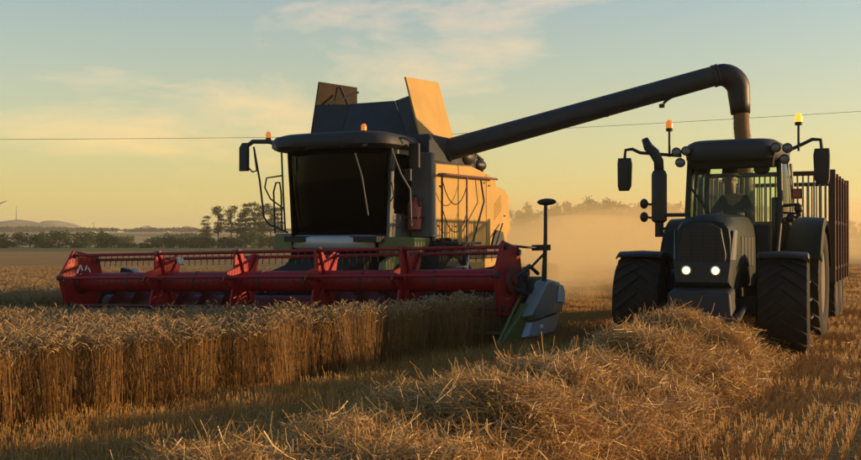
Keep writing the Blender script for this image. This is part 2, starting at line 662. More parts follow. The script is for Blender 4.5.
# ------------------------------------------------------------------ scatter (stuff only)
def scatter(name, pts, rot, scl, idx, meshes, label, cat=None):
    me = bpy.data.meshes.new(name)
    me.from_pydata([tuple(p) for p in pts], [], [])
    a = me.attributes.new('rot', 'FLOAT_VECTOR', 'POINT')
    a.data.foreach_set('vector', np.asarray(rot, np.float32).ravel())
    a = me.attributes.new('scl', 'FLOAT_VECTOR', 'POINT')
    a.data.foreach_set('vector', np.asarray(scl, np.float32).ravel())
    a = me.attributes.new('idx', 'INT', 'POINT')
    a.data.foreach_set('value', np.asarray(idx, np.int32))
    o = bpy.data.objects.new(name, me)
    COL.objects.link(o)
    ng = bpy.data.node_groups.new(name + '_scatter', 'GeometryNodeTree')
    ng.interface.new_socket('Geometry', in_out='INPUT', socket_type='NodeSocketGeometry')
    ng.interface.new_socket('Geometry', in_out='OUTPUT', socket_type='NodeSocketGeometry')
    gi = ng.nodes.new('NodeGroupInput')
    go = ng.nodes.new('NodeGroupOutput')
    g2i = ng.nodes.new('GeometryNodeGeometryToInstance')
    for k, m in enumerate(meshes):
        src = bpy.data.objects.new(name + '_source', m)      # never linked to the scene
        oi = ng.nodes.new('GeometryNodeObjectInfo')
        oi.inputs['Object'].default_value = src
        oi.inputs['As Instance'].default_value = True
        ng.links.new(oi.outputs['Geometry'], g2i.inputs[0])
    # each Object Info gives one instance; joining the instances lets Pick Instance choose
    jn = ng.nodes.new('GeometryNodeJoinGeometry')
    for nd in [n for n in ng.nodes if n.bl_idname == 'GeometryNodeObjectInfo']:
        ng.links.new(nd.outputs['Geometry'], jn.inputs[0])
    ng.nodes.remove(g2i)
    ip = ng.nodes.new('GeometryNodeInstanceOnPoints')
    ip.inputs['Pick Instance'].default_value = True

    def attr(n, ty):
        q = ng.nodes.new('GeometryNodeInputNamedAttribute')
        q.data_type = ty
        q.inputs['Name'].default_value = n
        return q.outputs[0]
    mp_ = ng.nodes.new('GeometryNodeMeshToPoints')
    ng.links.new(gi.outputs[0], mp_.inputs['Mesh'])
    ng.links.new(mp_.outputs[0], ip.inputs['Points'])
    ng.links.new(jn.outputs[0], ip.inputs['Instance'])
    ng.links.new(attr('idx', 'INT'), ip.inputs['Instance Index'])
    e2r = ng.nodes.new('FunctionNodeEulerToRotation')
    ng.links.new(attr('rot', 'FLOAT_VECTOR'), e2r.inputs[0])
    ng.links.new(e2r.outputs[0], ip.inputs['Rotation'])
    ng.links.new(attr('scl', 'FLOAT_VECTOR'), ip.inputs['Scale'])
    ng.links.new(ip.outputs[0], go.inputs[0])
    md = o.modifiers.new('scatter', 'NODES')
    md.node_group = ng
    return tag(o, label, cat, kind='stuff')


def frustum(X, Y, margin=2.0):
    return (np.abs(X) < 0.46 * Y + margin) & (Y > 1.0)


def ribbon_tube(b, pts, r, n=3, mi=0):
    b.tube(pts, r, n, False, mi)


def wheat_patch(seed, size=0.25, n=34):
    rd = random.Random(seed)
    b = MB()
    for k in range(n):
        x, y = rd.uniform(-size / 2, size / 2), rd.uniform(-size / 2, size / 2)
        h = rd.gauss(0.76, 0.05)
        la = rd.uniform(0, 6.283)
        ln = abs(rd.gauss(0, 0.06))
        dx, dy = math.cos(la), math.sin(la)
        P = []
        for t in (0, 0.35, 0.7, 1.0):
            q = ln * t * t
            P.append(Vector((x + dx * q, y + dy * q, h * t)))
        na = rd.uniform(0, 6.283)
        nd = Vector((math.cos(na), math.sin(na), 0))
        bend = rd.uniform(0.35, 1.0)
        p = P[-1].copy()
        d = Vector((0, 0, 1))
        for q in range(2):
            d = (d + nd * bend * 0.5).normalized()
            p = p + d * 0.03
            P.append(p.copy())
        ribbon_tube(b, P, [0.0024, 0.0022, 0.0019, 0.0016, 0.0014, 0.0012], 3, 0)
        E_ = [p.copy()]
        for q in range(4):
            d = (d + nd * bend * 0.28 + Vector((0, 0, -0.12 * bend))).normalized()
            p = p + d * 0.0195
            E_.append(p.copy())
        b.tube(E_, [0.0025, 0.006, 0.0068, 0.0055, 0.0018], 5, False, 1)
        for q in range(3):
            a0 = E_[1 + q]
            side = Vector((rd.uniform(-1, 1), rd.uniform(-1, 1), rd.uniform(-.3, 1))).normalized()
            tip = a0 + (d * 0.8 + side * 0.45).normalized() * 0.05
            w_ = d.cross(side).normalized() * 0.0009
            b.add([a0 - w_, a0 + w_, tip], [(0, 1, 2)], 1)
        for q in range(rd.choice((1, 2, 2))):
            z0 = h * rd.uniform(0.2, 0.75)
            t = z0 / h
            a0 = Vector((x + dx * ln * t * t, y + dy * ln * t * t, z0))
            aa = rd.uniform(0, 6.283)
            o = Vector((math.cos(aa), math.sin(aa), 0))
            sd = Vector((-o.y, o.x, 0)) * 0.005
            ll = rd.uniform(0.10, 0.2)
            c = [a0, a0 + o * ll * 0.35 + Vector((0, 0, ll * 0.35)), a0 + o * ll * 0.75 + Vector((0, 0, 0.05)), a0 + o * ll * 0.9 + Vector((0, 0, -ll * 0.5))]
            b.add([c[0] - sd * .5, c[0] + sd * .5, c[1] - sd, c[1] + sd, c[2] - sd * .8, c[2] + sd * .8, c[3]],
                  [(0, 1, 3, 2), (2, 3, 5, 4), (4, 5, 6)], 2)
    return b.mesh('wheat_patch', [M['wstem'], M['wear'], M['wleaf']], 60, False)


def straw_clump(seed, n=125, rad=0.26, lift=0.07, lmin=0.05, lmax=0.31):
    rd = random.Random(seed)
    b = MB()
    for k in range(n):
        a, q = rd.uniform(0, 6.283), rad * math.sqrt(rd.random())
        c = Vector((q * math.cos(a), q * math.sin(a), rd.uniform(-0.04, lift)))
        th = rd.uniform(0, 6.283)
        up = rd.gauss(0.05, 0.38)
        d = Vector((math.cos(th) * math.cos(up), math.sin(th) * math.cos(up), math.sin(up)))
        ll = rd.uniform(lmin, lmax)
        P = [c - d * ll / 2]
        kink = Vector((rd.gauss(0, .34), rd.gauss(0, .34), rd.gauss(-.08, .34)))
        for s_ in range(3):
            d = (d + kink * rd.uniform(0.2, 1.0)).normalized()
            P.append(P[-1] + d * ll / 3)
        if rd.random() < 0.4:                       # flat leaf or sheath
            sd = d.cross(Vector((rd.random(), rd.random(), rd.random() + .1))).normalized() * rd.uniform(0.0016, 0.0044)
            b.sheet([[p - sd for p in P], [p + sd for p in P]])
        else:
            r = rd.uniform(0.0011, 0.0025)
            b.tube(P, r, 3, False)
    return b.mesh('straw_clump', M['straw'], 60, False)


def stubble_patch(seed, size=0.5, rows=4):
    rd = random.Random(seed)
    b = MB()
    for r_ in range(rows):
        x0 = -size / 2 + (r_ + 0.5) * size / rows
        for k in range(34):
            x, y = x0 + rd.gauss(0, 0.012), rd.uniform(-size / 2, size / 2)
            h = rd.uniform(0.07, 0.17)
            tl = Vector((rd.gauss(0, .22), rd.gauss(0, .22), 1)).normalized()
            p = Vector((x, y, -0.01))
            b.tube([p, p + tl * h], [0.0028, 0.0026], 3, False)
    for k in range(26):                             # chaff and short straw lying between the rows
        p = Vector((rd.uniform(-size / 2, size / 2), rd.uniform(-size / 2, size / 2), rd.uniform(0.006, 0.05)))
        th = rd.uniform(0, 6.283)
        d = Vector((math.cos(th), math.sin(th), rd.gauss(0, .25))) * rd.uniform(0.04, 0.13)
        b.tube([p - d / 2, p + d / 2], 0.0024, 3, False)
    return b.mesh('stubble_patch', M['stub'], 60, False)


# windrow: a long mound of loose straw under the tractor's line
def windrow_h(X, Y):
    dx, dy = X - OT[0], Y - OT[1]
    xl, yl = dx * CP - dy * SP, dx * SP + dy * CP
    c = 0.14 + 0.05 * yl + 0.07 * np.sin(yl * 1.1)
    c = np.where(yl > 0, 0.14, c)
    half = 0.88 + 0.10 * np.sin(yl * 1.7 + 1) + 0.06 * np.sin(yl * 4.1) + 0.28 * smooth(3.0, 6.5, -yl)
    t = np.clip(1 - ((xl - c) / half) ** 2, 0, 1) * (yl < 10.5)
    hh = 0.37 + 0.07 * np.sin(yl * 1.3 + 0.6) + 0.05 * np.sin(yl * 2.9 + 2)
    hh = hh + 0.22 * np.exp(-((yl + 1.9) / 1.3) ** 2)
    hh = hh * (1 - 0.5 * smooth(-1.2, 0.6, yl)) * (1 - smooth(9, 11, yl))
    bumps = 0.12 * np.sin(yl * 4.2 + xl * 2.6 + 1.2 * np.sin(xl * 3.1 + yl)) + 0.05 * np.sin(X * 4.1 + 1.3 * np.sin(Y * 3.3)) * np.cos(Y * 4.3 + X) + 0.035 * np.sin(X * 11 + Y * 7)
    return (hh * t ** 0.8 + bumps * np.sqrt(t)) * (t > 0), t


def in_crop(X, Y):
    xl, yl = to_local(OC, X, Y)
    edge = 4.85 + 0.153 * yl + 0.10 * np.sin(yl * 0.9) + 0.05 * np.sin(yl * 2.7)
    ahead = (yl < -0.15) & (xl < edge)
    beside = (yl >= -0.15) & (xl < -5.25) & (yl < 34)
    return ahead | beside


# mound core
st = 0.16
cells = np.arange(-13, 11, st), np.arange(-3.6, 3.2, st)
CYL, CXL = np.meshgrid(*cells, indexing='ij')
WX = OT[0] + CXL * CP + CYL * SP
WY = OT[1] - CXL * SP + CYL * CP
WH, WT = windrow_h(WX, WY)
keep = WT > 0.0
wv = np.stack([WX, WY, ground_z(WX, WY) + np.where(keep, WH * 0.93 - 0.03, -0.05)], -1).reshape(-1, 3)
a_, b_ = WX.shape
ix = np.arange(a_ * b_).reshape(a_, b_)
fk = keep[:-1, :-1] | keep[1:, :-1] | keep[:-1, 1:] | keep[1:, 1:]
wf = np.stack([ix[:-1, :-1], ix[1:, :-1], ix[1:, 1:], ix[:-1, 1:]], -1)[fk].reshape(-1, 4)
wm = bpy.data.meshes.new('straw_windrow_core')
wm.from_pydata(wv.tolist(), [], wf.tolist())
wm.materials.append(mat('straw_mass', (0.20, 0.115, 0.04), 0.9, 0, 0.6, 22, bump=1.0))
wm.polygons.foreach_set('use_smooth', [True] * len(wm.polygons))
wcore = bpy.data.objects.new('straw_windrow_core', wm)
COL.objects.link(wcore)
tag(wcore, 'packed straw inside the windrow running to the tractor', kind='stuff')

# straw clumps over the windrow
n = 5200
yl = rng.uniform(-12.5, 3.0, n)
xl = rng.uniform(-3.2, 2.8, n)
X = OT[0] + xl * CP + yl * SP
Y = OT[1] - xl * SP + yl * CP
H_, T_ = windrow_h(X, Y)
k = (T_ > 0.02) & frustum(X, Y, 1.5)
X, Y, H_ = X[k], Y[k], H_[k]
n = len(X)
rot = np.stack([rng.normal(0, 0.2, n), rng.normal(0, 0.2, n), rng.uniform(0, 6.283, n)], -1)
s_ = rng.uniform(0.75, 1.2, n)
clumps = [straw_clump(100 + i) for i in range(9)]
scatter('straw_windrow', np.stack([X, Y, ground_z(X, Y) + H_ + rng.normal(0.0, 0.025, n)], -1), rot,
        np.stack([s_, s_, s_], -1), rng.integers(0, 9, n), clumps, 'loose golden straw windrow in the foreground leading under the tractor')

# wispy long straws standing out of the windrow
n = 260
yl = rng.uniform(-12, -0.5, n)
xl = rng.normal(-0.4, 0.9, n)
X = OT[0] + xl * CP + yl * SP
Y = OT[1] - xl * SP + yl * CP
H_, T_ = windrow_h(X, Y)
k = (T_ > 0.05)
X, Y, H_ = X[k], Y[k], H_[k]
n = len(X)
wisps = [straw_clump(200 + i, 6, 0.14, 0.12, 0.12, 0.38) for i in range(6)]
rot = np.stack([rng.normal(0, 0.7, n), rng.normal(0, 0.7, n), rng.uniform(0, 6.283, n)], -1)
scatter('loose_straw', np.stack([X, Y, ground_z(X, Y) + H_ + 0.04], -1), rot, np.ones((n, 3)), rng.integers(0, 6, n), wisps,
        'single long straws sticking out of the windrow')

# stubble
g_ = np.arange(-16, 66, 0.5)
SYL, SXL = np.meshgrid(g_, np.arange(-46, 22, 0.5), indexing='ij')
SXL, SYL = SXL.ravel(), SYL.ravel()
X = OT[0] + SXL * CP + SYL * SP
Y = OT[1] - SXL * SP + SYL * CP
_, T_ = windrow_h(X, Y)
k = frustum(X, Y, 1.5) & (Y < 66) & (~in_crop(X, Y)) & (T_ < 0.45) & (Y > 2.5)
X, Y = X[k], Y[k]
n = len(X)
rz = -PSI + rng.choice([0, math.pi], n) + rng.normal(0, 0.02, n)
s_ = rng.uniform(0.85, 1.15, n)
stubs = [stubble_patch(300 + i) for i in range(7)]
scatter('stubble', np.stack([X, Y, ground_z(X, Y)], -1), np.stack([0 * rz, 0 * rz, rz], -1),
        np.stack([np.ones(n), np.ones(n), s_], -1), rng.integers(0, 7, n), stubs, 'short golden stubble in rows left by the harvest')

# straw litter on the stubble
n = 1500
X = rng.uniform(-8, 14, n)
Y = rng.uniform(3, 26, n)
_, T_ = windrow_h(X, Y)
k = frustum(X, Y, 1.0) & (~in_crop(X, Y)) & (T_ < 0.3)
X, Y = X[k], Y[k]
n = len(X)
lit = [straw_clump(400 + i, 14, 0.3, 0.03, 0.05, 0.22) for i in range(5)]
rot = np.stack([rng.normal(0, 0.08, n), rng.normal(0, 0.08, n), rng.uniform(0, 6.283, n)], -1)
scatter('straw_litter', np.stack([X, Y, ground_z(X, Y) + 0.07], -1), rot, np.ones((n, 3)), rng.integers(0, 5, n), lit,
        'scattered straw litter lying on the stubble')

# standing wheat
g_ = np.arange(-14, 14, 0.25)
CYL_, CXL_ = np.meshgrid(np.arange(-14, 34, 0.25), np.arange(-30, 6, 0.25), indexing='ij')
CXL_, CYL_ = CXL_.ravel() + rng.uniform(-.06, .06, CXL_.size), CYL_.ravel() + rng.uniform(-.06, .06, CXL_.size)
X, Y = to_world(OC, CXL_, CYL_)
k = in_crop(X, Y) & frustum(X, Y, 2.0) & (Y < 50)
far = rng.random(len(X)) < np.where(Y > 24, 0.45, 1.0)
k &= far
X, Y = X[k], Y[k]
n = len(X)
print('wheat patches', n)
rot = np.stack([rng.normal(0, 0.06, n), rng.normal(0, 0.06, n), rng.uniform(0, 6.283, n)], -1)
zz = rng.normal(0.95, 0.055, n) * (1 + 0.05 * np.sin(X * 1.7) * np.cos(Y * 1.3))
s_ = np.where(Y > 24, 1.4, 1.0)
wxl, wyl = to_local(OC, X, Y)
zz = zz * (1 - 0.22 * smooth(-5.0, -1.2, wyl) * smooth(0.3, 1.3, 4.85 + 0.153 * wyl - wxl) * (wyl < 0.5))
wheats = [wheat_patch(500 + i) for i in range(10)]
scatter('wheat_crop', np.stack([X, Y, ground_z(X, Y) - 0.01], -1), rot, np.stack([s_, s_, zz], -1), rng.integers(0, 10, n), wheats,
        'ripe standing wheat in front of the red header')


# ------------------------------------------------------------------ shared machine pieces
def wheel(parent, x, y, z, rad, width, lugs, side, rimcol='rim'):
    """agricultural wheel as one part: tyre, rim, hub and every lug; axle along x"""
    wl = empty('wheel', (x, y, z), (0, 0, 0), parent)
    W, rr = width / 2, rad * 0.56
    b = MB()
    prof = [(rr, -W * .80), (rr + .02, -W * .90), (rad * .74, -W * 1.0), (rad * .88, -W * .99), (rad * .955, -W * .90), (rad * .975, -W * .5), (rad * .98, 0),
            (rad * .975, W * .5), (rad * .955, W * .90), (rad * .88, W * .99), (rad * .74, W), (rr + .02, W * .90), (rr, W * .80), (rr - .02, 0)]
    b.lathe(prof, 44, 'x', closed=True)
    b.build('tyre', M['rubber'], wl, 50)
    b = MB()
    for s in (-1, 1):
        b.lathe([(rr + .012, s * W * .86), (rr - .03, s * W * .84), (rr * .92, s * W * .45), (rr * .45, s * W * .35), (rr * .40, s * W * .5), (0.02, s * W * .5)], 28, 'x')
    b.build('rim', M[rimcol], wl, 30)
    b = MB()
    b.lathe([(rr * .33, side * W * .40), (rr * .33, side * W * .72), (rr * .2, side * W * .8), (.01, side * W * .8)], 16, 'x')
    b.build('hub', M['dgrey'], wl, 30)
    # one left and one right lug, shared by all copies
    for s in (-1, 1):
        b = MB()
        h = rad * 0.055
        secs = []
        for t in (0, .35, .7, 1.0, 1.12):
            xx = s * W * (-.06 + .96 * min(t, 1.0) + (0.04 if t > 1 else 0))
            an = 0.34 * t * (1.0 if rad > .8 else 1.1)
            r0 = rad * (.965 if t < .9 else (.93 if t < 1.05 else .84))
            r1 = (r0 + h) if t < .9 else (rad * (1.005 if t < 1.05 else .87))
            hw = 0.022 + .012 * t
            ring = []
            for (dr, dw) in ((r0 - .02, -hw * 1.3), (r0 - .02, hw * 1.3), (r1, hw), (r1, -hw)):
                aa = an + dw / rad
                ring.append((xx, -dr * math.sin(aa), dr * math.cos(aa)))
            secs.append(ring)
        b.loft(secs)
        me = b.mesh('lug', M['rubber'], 30)
        for k in range(lugs):
            inst('lug', me, wl, (0, 0, 0), (2 * math.pi * (k + (0.5 if s > 0 else 0)) / lugs, 0, 0))
    return wl


def beacon(parent, x, y, z, lit=False, stalk=0.12):
    b = MB()
    b.lathe([(.02, z), (.02, z + stalk), (.055, z + stalk), (.06, z + stalk + .04), (.05, z + stalk + .05)], 14, 'z', (x, y, 0))
    o = b.build('beacon', M['black'], parent, 30)
    b = MB()
    z1 = z + stalk + .05
    b.lathe([(.055, z1), (.058, z1 + .06), (.052, z1 + .11), (.03, z1 + .135), (.005, z1 + .14)], 16, 'z', (x, y, 0))
    l_ = b.build('lens', M['amberlit' if lit else 'amber'], o, 40)
    return o


def rod(parent, name, pts, r, m, n=8):
    return MB().tube(pts, r, n).build(name, M[m], parent, 50)


def round_ring(cx, cy, hx, hy, z, n=28, p=3.2):
    """rounded rectangle at height z"""
    out = []
    for k in range(n):
        t = 2 * math.pi * k / n
        c_, s_ = math.cos(t), math.sin(t)
        out.append((cx + hx * math.copysign(abs(c_) ** (2 / p), c_), cy + hy * math.copysign(abs(s_) ** (2 / p), s_), z))
    return out


# ------------------------------------------------------------------ combine harvester
CZ = float(ground_z(*to_world(OC, 0, 5)))
C = empty('combine_harvester', (OC[0], OC[1], 0), (0, 0, -PSI))
tag(C, 'large combine harvester with glowing yellow side, dark cab and long unloading auger', 'combine harvester')

# body core and rear hood
b = MB()
prof = [(3.9, 1.25), (3.9, 3.38), (5.9, 3.44), (7.3, 3.24), (7.45, 3.02), (7.95, 2.98), (8.25, 2.86), (8.38, 1.95), (8.2, 1.75), (8.1, 1.25)]
b.prism(prof, 'x', -1.46, 1.46)
b.build('body', M['dgrey'], C, 30, 0.03)
# side panels on the left of the machine (the sunlit side) and on the far side
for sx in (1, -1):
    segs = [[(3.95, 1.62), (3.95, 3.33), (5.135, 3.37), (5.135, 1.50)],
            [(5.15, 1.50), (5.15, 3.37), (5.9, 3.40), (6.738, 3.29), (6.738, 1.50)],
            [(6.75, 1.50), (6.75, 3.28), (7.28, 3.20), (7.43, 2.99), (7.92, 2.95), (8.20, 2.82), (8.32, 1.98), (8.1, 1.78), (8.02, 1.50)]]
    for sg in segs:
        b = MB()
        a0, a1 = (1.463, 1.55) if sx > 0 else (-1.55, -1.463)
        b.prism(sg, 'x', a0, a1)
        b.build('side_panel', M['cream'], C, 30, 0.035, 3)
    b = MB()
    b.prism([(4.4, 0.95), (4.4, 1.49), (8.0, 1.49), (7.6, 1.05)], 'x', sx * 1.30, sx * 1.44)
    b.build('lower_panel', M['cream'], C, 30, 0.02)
# pressed seams and a vent on the sunlit side
for y, z in ((4.1, 2.0), (5.0, 2.0), (5.3, 3.15), (6.6, 3.05), (6.9, 3.0), (7.9, 2.3)):
    MB().obox((1.557, y, z), (.02, .10, .035)).build('panel_latch', M['dgrey'], C, 0, .006)
for k in range(6):
    MB().obox((1.556, 7.45, 2.32 + k * .07), (.016, .5, .022), (.5, 0, 0)).build('louvre', M['cream'], C, 0, .004)
b = MB()
b.prism([(7.0, 1.55), (7.25, 1.95), (7.7, 1.9), (7.85, 1.55)], 'x', 1.552, 1.60)
b.build('vent', M['dgrey'], C, 30, 0.01)
# chassis, axles
b = MB()
b.box(-1.1, 1.1, 3.6, 7.9, 0.85, 1.30)
b.box(-1.5, 1.5, 4.05, 4.45, 0.45, 0.85)
b.box(-1.35, 1.35, 7.55, 7.85, 0.2, 0.5)
b.build('chassis', M['dgrey'], C, 30, 0.02)
gzl = {}
for sx in (-1, 1):
    gx, gy = to_world(OC, sx * 1.55, 4.2)
    wheel(C, sx * 1.55, 4.2, float(ground_z(gx, gy)) + .93, .95, .72, 18, sx)
    gx, gy = to_world(OC, sx * 1.45, 7.7)
    wheel(C, sx * 1.45, 7.7, float(ground_z(gx, gy)) + .62, .64, .5, 16, sx)
# feeder house
b = MB()
b.hexa([(-1.0, 1.0, .25), (.6, 1.0, .25), (.6, 3.9, 1.0), (-1.0, 3.9, 1.0), (-1.0, 1.0, .95), (.6, 1.0, .95), (.6, 3.9, 1.62), (-1.0, 3.9, 1.62)])
b.build('feeder_house', M['rubber'], C, 30, 0.03)
rod(C, 'lift_cylinder', [(.9, 1.3, .45), (.95, 3.7, 1.0)], .05, 'steel')

# cab -------------------------------------------------------------------
CXc = -.27


def ws_pt(u, v):
    """windscreen: u -1..1 across, v 0..1 up"""
    hw = 1.12 + .11 * v
    z = 1.80 + 1.86 * v
    return (CXc + u * hw, 2.42 + .50 * u * u + .16 * (1 - v) ** 2 + .05 * v, z)


b = MB()
b.sheet([[ws_pt(-1 + 2 * i / 14, j / 8) for i in range(15)] for j in range(9)])
b.build('windscreen', M['cabglass'], C, 60, solid=.012)
for s in (-1, 1):
    b = MB()
    P = [Vector(ws_pt(s * 1.02, j / 8)) + Vector((s * .01, .03, 0)) for j in range(9)]
    b.tube(P, .05, 8)
    b.build('cab_pillar', M['dgrey'], C, 50)
b = MB()
b.tube([Vector(ws_pt(-1 + 2 * i / 14, 0)) + Vector((0, .02, 0)) for i in range(15)], .035, 6)
b.build('windscreen_seal', M['black'], C, 50)
# cab shell: back wall, floor, sides
b = MB()
b.box(-1.46, .92, 3.84, 3.895, 1.5, 3.64)
b.box(-1.40, .86, 2.62, 3.83, 1.66, 1.78)
b.build('cab_shell', M['inside'], C, 30)
b = MB()
b.hexa([(.86, 3.0, 1.60), (.93, 3.0, 1.60), (1.0, 3.86, 1.60), (.93, 3.86, 1.60), (.96, 3.0, 3.63), (1.03, 3.0, 3.63), (1.06, 3.86, 3.63), (1.0, 3.86, 3.63)])
dr = b.build('cab_door', M['grey'], C, 30, .02)
b = MB()
b.hexa([(.925, 3.12, 2.25), (.965, 3.12, 2.25), (1.02, 3.78, 2.25), (.98, 3.78, 2.25), (.995, 3.12, 3.5), (1.045, 3.12, 3.5), (1.075, 3.78, 3.5), (1.035, 3.78, 3.5)])
b.build('window', M['cabglass'], dr, 0, .004)
rod(dr, 'handle', [(1.0, 3.2, 1.95), (1.08, 3.22, 1.97), (1.08, 3.22, 2.2), (1.02, 3.2, 2.22)], .014, 'black')
b = MB()
b.hexa([(-1.42, 2.95, 1.60), (-1.38, 2.95, 1.60), (-1.38, 3.84, 1.60), (-1.42, 3.84, 1.60), (-1.54, 2.95, 3.63), (-1.50, 2.95, 3.63), (-1.50, 3.84, 3.63), (-1.54, 3.84, 3.63)])
b.build('side_window', M['cabglass'], C, 0)
# front bulkhead beside the cab
for x0, x1, nm in ((1.04, 1.545, 'grey'), (-1.545, -1.50, 'dgrey')):
    b = MB()
    b.box(x0, x1, 3.78, 3.94, 1.76, 3.56)
    b.build('front_panel', M[nm], C, 30, .03)
# roof
b = MB()
rings = []
for z, k in ((3.60, .93), (3.66, 1.0), (3.80, 1.0), (3.88, .95), (3.93, .82), (3.95, .55)):
    rings.append(round_ring(-.28, 3.28, 1.50 * k, 1.02 * k, z, 36, 4.0))
b.loft(rings)
rf = b.build('cab_roof', M['dgrey'], C, 50)
for x in (-1.45, -.62, -.22, .22, .72):
    b = MB()
    yy = 2.33 + .03 + .10 * ((x + .28) / 1.4) ** 4
    b.lathe([(.02, 0.0), (.075, .0), (.07, -.03), (.01, -.045)], 14, 'y', (x, yy, 3.66))
    b.build('work_lamp', M['lamp'], rf, 40)
beacon(C, -1.98, 2.86, 3.83, False, .05)
beacon(C, .60, 2.55, 3.84, False, .05)
# interior
b = MB()
b.box(-.60, .02, 3.15, 3.65, 2.05, 2.2)
b.box(-.60, .02, 3.55, 3.72, 2.2, 2.95)
b.box(-.5, -.1, 3.2, 3.6, 1.78, 2.05)
b.build('driver_seat', M['inside'], C, 30, .05)
b = MB()
b.tube([(-.29, 2.85, 1.78), (-.29, 2.95, 2.4)], .05, 8)
b.lathe([(.19, -.015), (.21, 0), (.19, .015), (.17, 0)], 24, 'z', (-.29, 2.95, 2.42), closed=True)
b.build('steering_wheel', M['inside'], C, 50)
rod(C, 'wiper', [(.42, 2.50, 3.48), (.60, 2.47, 3.0), (.72, 2.52, 2.2)], .016, 'grey')
# skirt and fenders under the cab
b = MB()
rows = []
for v, z in enumerate((1.79, 1.74, 1.56, 1.50)):
    off = (0.02, -.05, -.05, .03)[v]
    rows.append([(CXc + u * 1.13, 2.56 + .48 * u * u + off, z) for u in [-1 + 2 * i / 12 for i in range(12)]] + [(CXc + .93, 2.56 + .42 + off, z)])
b.sheet(rows)
b.build('cab_skirt', M['silver'], C, 60, solid=.03)
b = MB()
b.hexa([(.72, 2.92, 1.42), (1.5, 3.05, 1.42), (1.5, 3.8, 1.42), (.72, 3.8, 1.42), (.72, 2.92, 1.77), (1.5, 3.05, 1.75), (1.5, 3.8, 1.75), (.72, 3.8, 1.77)])
b.build('step_panel', M['olive'], C, 30, .03)
b = MB()
b.hexa([(-2.05, 3.1, 1.42), (-1.42, 2.95, 1.42), (-1.42, 3.8, 1.42), (-2.05, 3.8, 1.42), (-2.0, 3.1, 1.84), (-1.42, 2.95, 1.84), (-1.42, 3.8, 1.84), (-2.0, 3.8, 1.84)])
b.build('front_fender', M['olive'], C, 30, .06, 3)
b = MB()
b.hexa([(1.2, 2.0, .9), (1.32, 2.0, .9), (1.32, 3.2, 1.42), (1.2, 3.2, 1.42), (1.2, 2.1, 1.25), (1.32, 2.1, 1.25), (1.32, 3.2, 1.6), (1.2, 3.2, 1.6)])
b.build('fender_stay', M['olive'], C, 30, .02)
# left mirror, rails and steps on the far side of the cab
rod(C, 'mirror_arm', [(-1.55, 2.7, 3.74), (-1.9, 2.78, 3.84), (-2.35, 2.8, 3.86), (-2.52, 2.8, 3.76), (-2.58, 2.8, 3.6)], .05, 'dgrey')
b = MB()
b.loft([round_ring(-2.58, 2.8, .12, .05, z, 16, 4) for z in (3.22, 3.25, 3.68, 3.74)] + [round_ring(-2.56, 2.8, .07, .04, 3.84, 16, 3)])
b.build('mirror', M['black'], C, 40)
rod(C, 'grab_rail', [(-2.48, 2.85, 3.28), (-2.4, 2.85, 3.2), (-2.28, 2.85, 3.22), (-2.34, 2.85, 3.6)], .018, 'dgrey')
rod(C, 'grab_rail', [(-2.36, 2.85, 3.75), (-2.22, 2.88, 3.0), (-2.12, 2.9, 2.2), (-2.0, 2.9, 2.05), (-1.5, 2.9, 1.86)], .022, 'dgrey')
rod(C, 'grab_rail', [(-1.66, 2.9, 3.6), (-1.62, 2.9, 2.8), (-1.56, 2.9, 1.9)], .02, 'dgrey')
rod(C, 'grab_rail', [(-1.64, 2.9, 3.1), (-2.05, 2.9, 3.06), (-2.1, 2.9, 2.85), (-1.95, 2.9, 2.6), (-1.6, 2.9, 2.38)], .018, 'dgrey')
rod(C, 'grab_rail', [(-1.84, 2.92, 1.85), (-1.88, 2.92, 2.75), (-1.82, 2.92, 2.95), (-1.72, 2.92, 2.95), (-1.68, 2.92, 2.7), (-1.66, 2.92, 1.9)], .02, 'dgrey')
# right mirror and hand rails by the door
rod(C, 'mirror_arm', [(.98, 2.95, 3.70), (1.06, 2.85, 3.80), (1.28, 3.0, 3.80), (1.40, 3.2, 3.72)], .022, 'black')
b = MB()
b.loft([round_ring(1.38, 3.3, .12, .05, z, 16, 4) for z in (3.20, 3.23, 3.66, 3.70)])
b.build('mirror', M['black'], C, 40)
b = MB()
b.loft([round_ring(1.20, 3.3, .11, .05, z, 16, 3) for z in (2.93, 2.97, 3.14, 3.18)])
b.build('mirror', M['black'], C, 40)
rod(C, 'grab_rail', [(1.0, 2.95, 3.76), (1.08, 2.9, 3.5), (1.2, 3.05, 3.05), (1.33, 3.2, 2.75), (1.36, 3.2, 2.0)], .02, 'grey')
rod(C, 'grab_rail', [(1.0, 3.0, 2.9), (1.06, 2.98, 2.6), (.98, 3.0, 2.5)], .014, 'black')
rod(C, 'grab_rail', [(1.60, 3.75, 3.02), (1.61, 3.78, 2.9), (1.63, 3.78, 1.75)], .022, 'silver')
# platform with ladder and chains on the sunlit side
b = MB()
b.box(1.56, 2.15, 3.80, 5.05, 1.60, 1.66)
b.build('platform', M['dgrey'], C, 30, .01)
for y in (3.92, 5.22):
    rod(C, 'rail_post', [(1.72, y, 1.62), (1.72, y, 3.10)], .024, 'reddark')
rod(C, 'hand_rail', [(1.72, 3.75, 3.08), (1.72, 3.92, 3.10), (1.72, 5.22, 3.12), (1.70, 7.05, 3.16)], .026, 'reddark')
rod(C, 'hand_rail', [(1.72, 3.80, 2.84), (1.72, 3.92, 2.80)], .02, 'reddark')
rod(C, 'hand_rail', [(1.60, 3.7, 1.78), (1.72, 3.92, 1.80), (1.72, 3.92, 1.72)], .02, 'silver')
for z0 in (2.95, 2.35):
    P = []
    for i in range(9):
        t = i / 8
        P.append((1.73, 3.92 + 1.3 * t, z0 - .48 * (1 - (2 * t - 1) ** 2) ** .9))
    rod(C, 'chain', P, .012, 'black', 6)
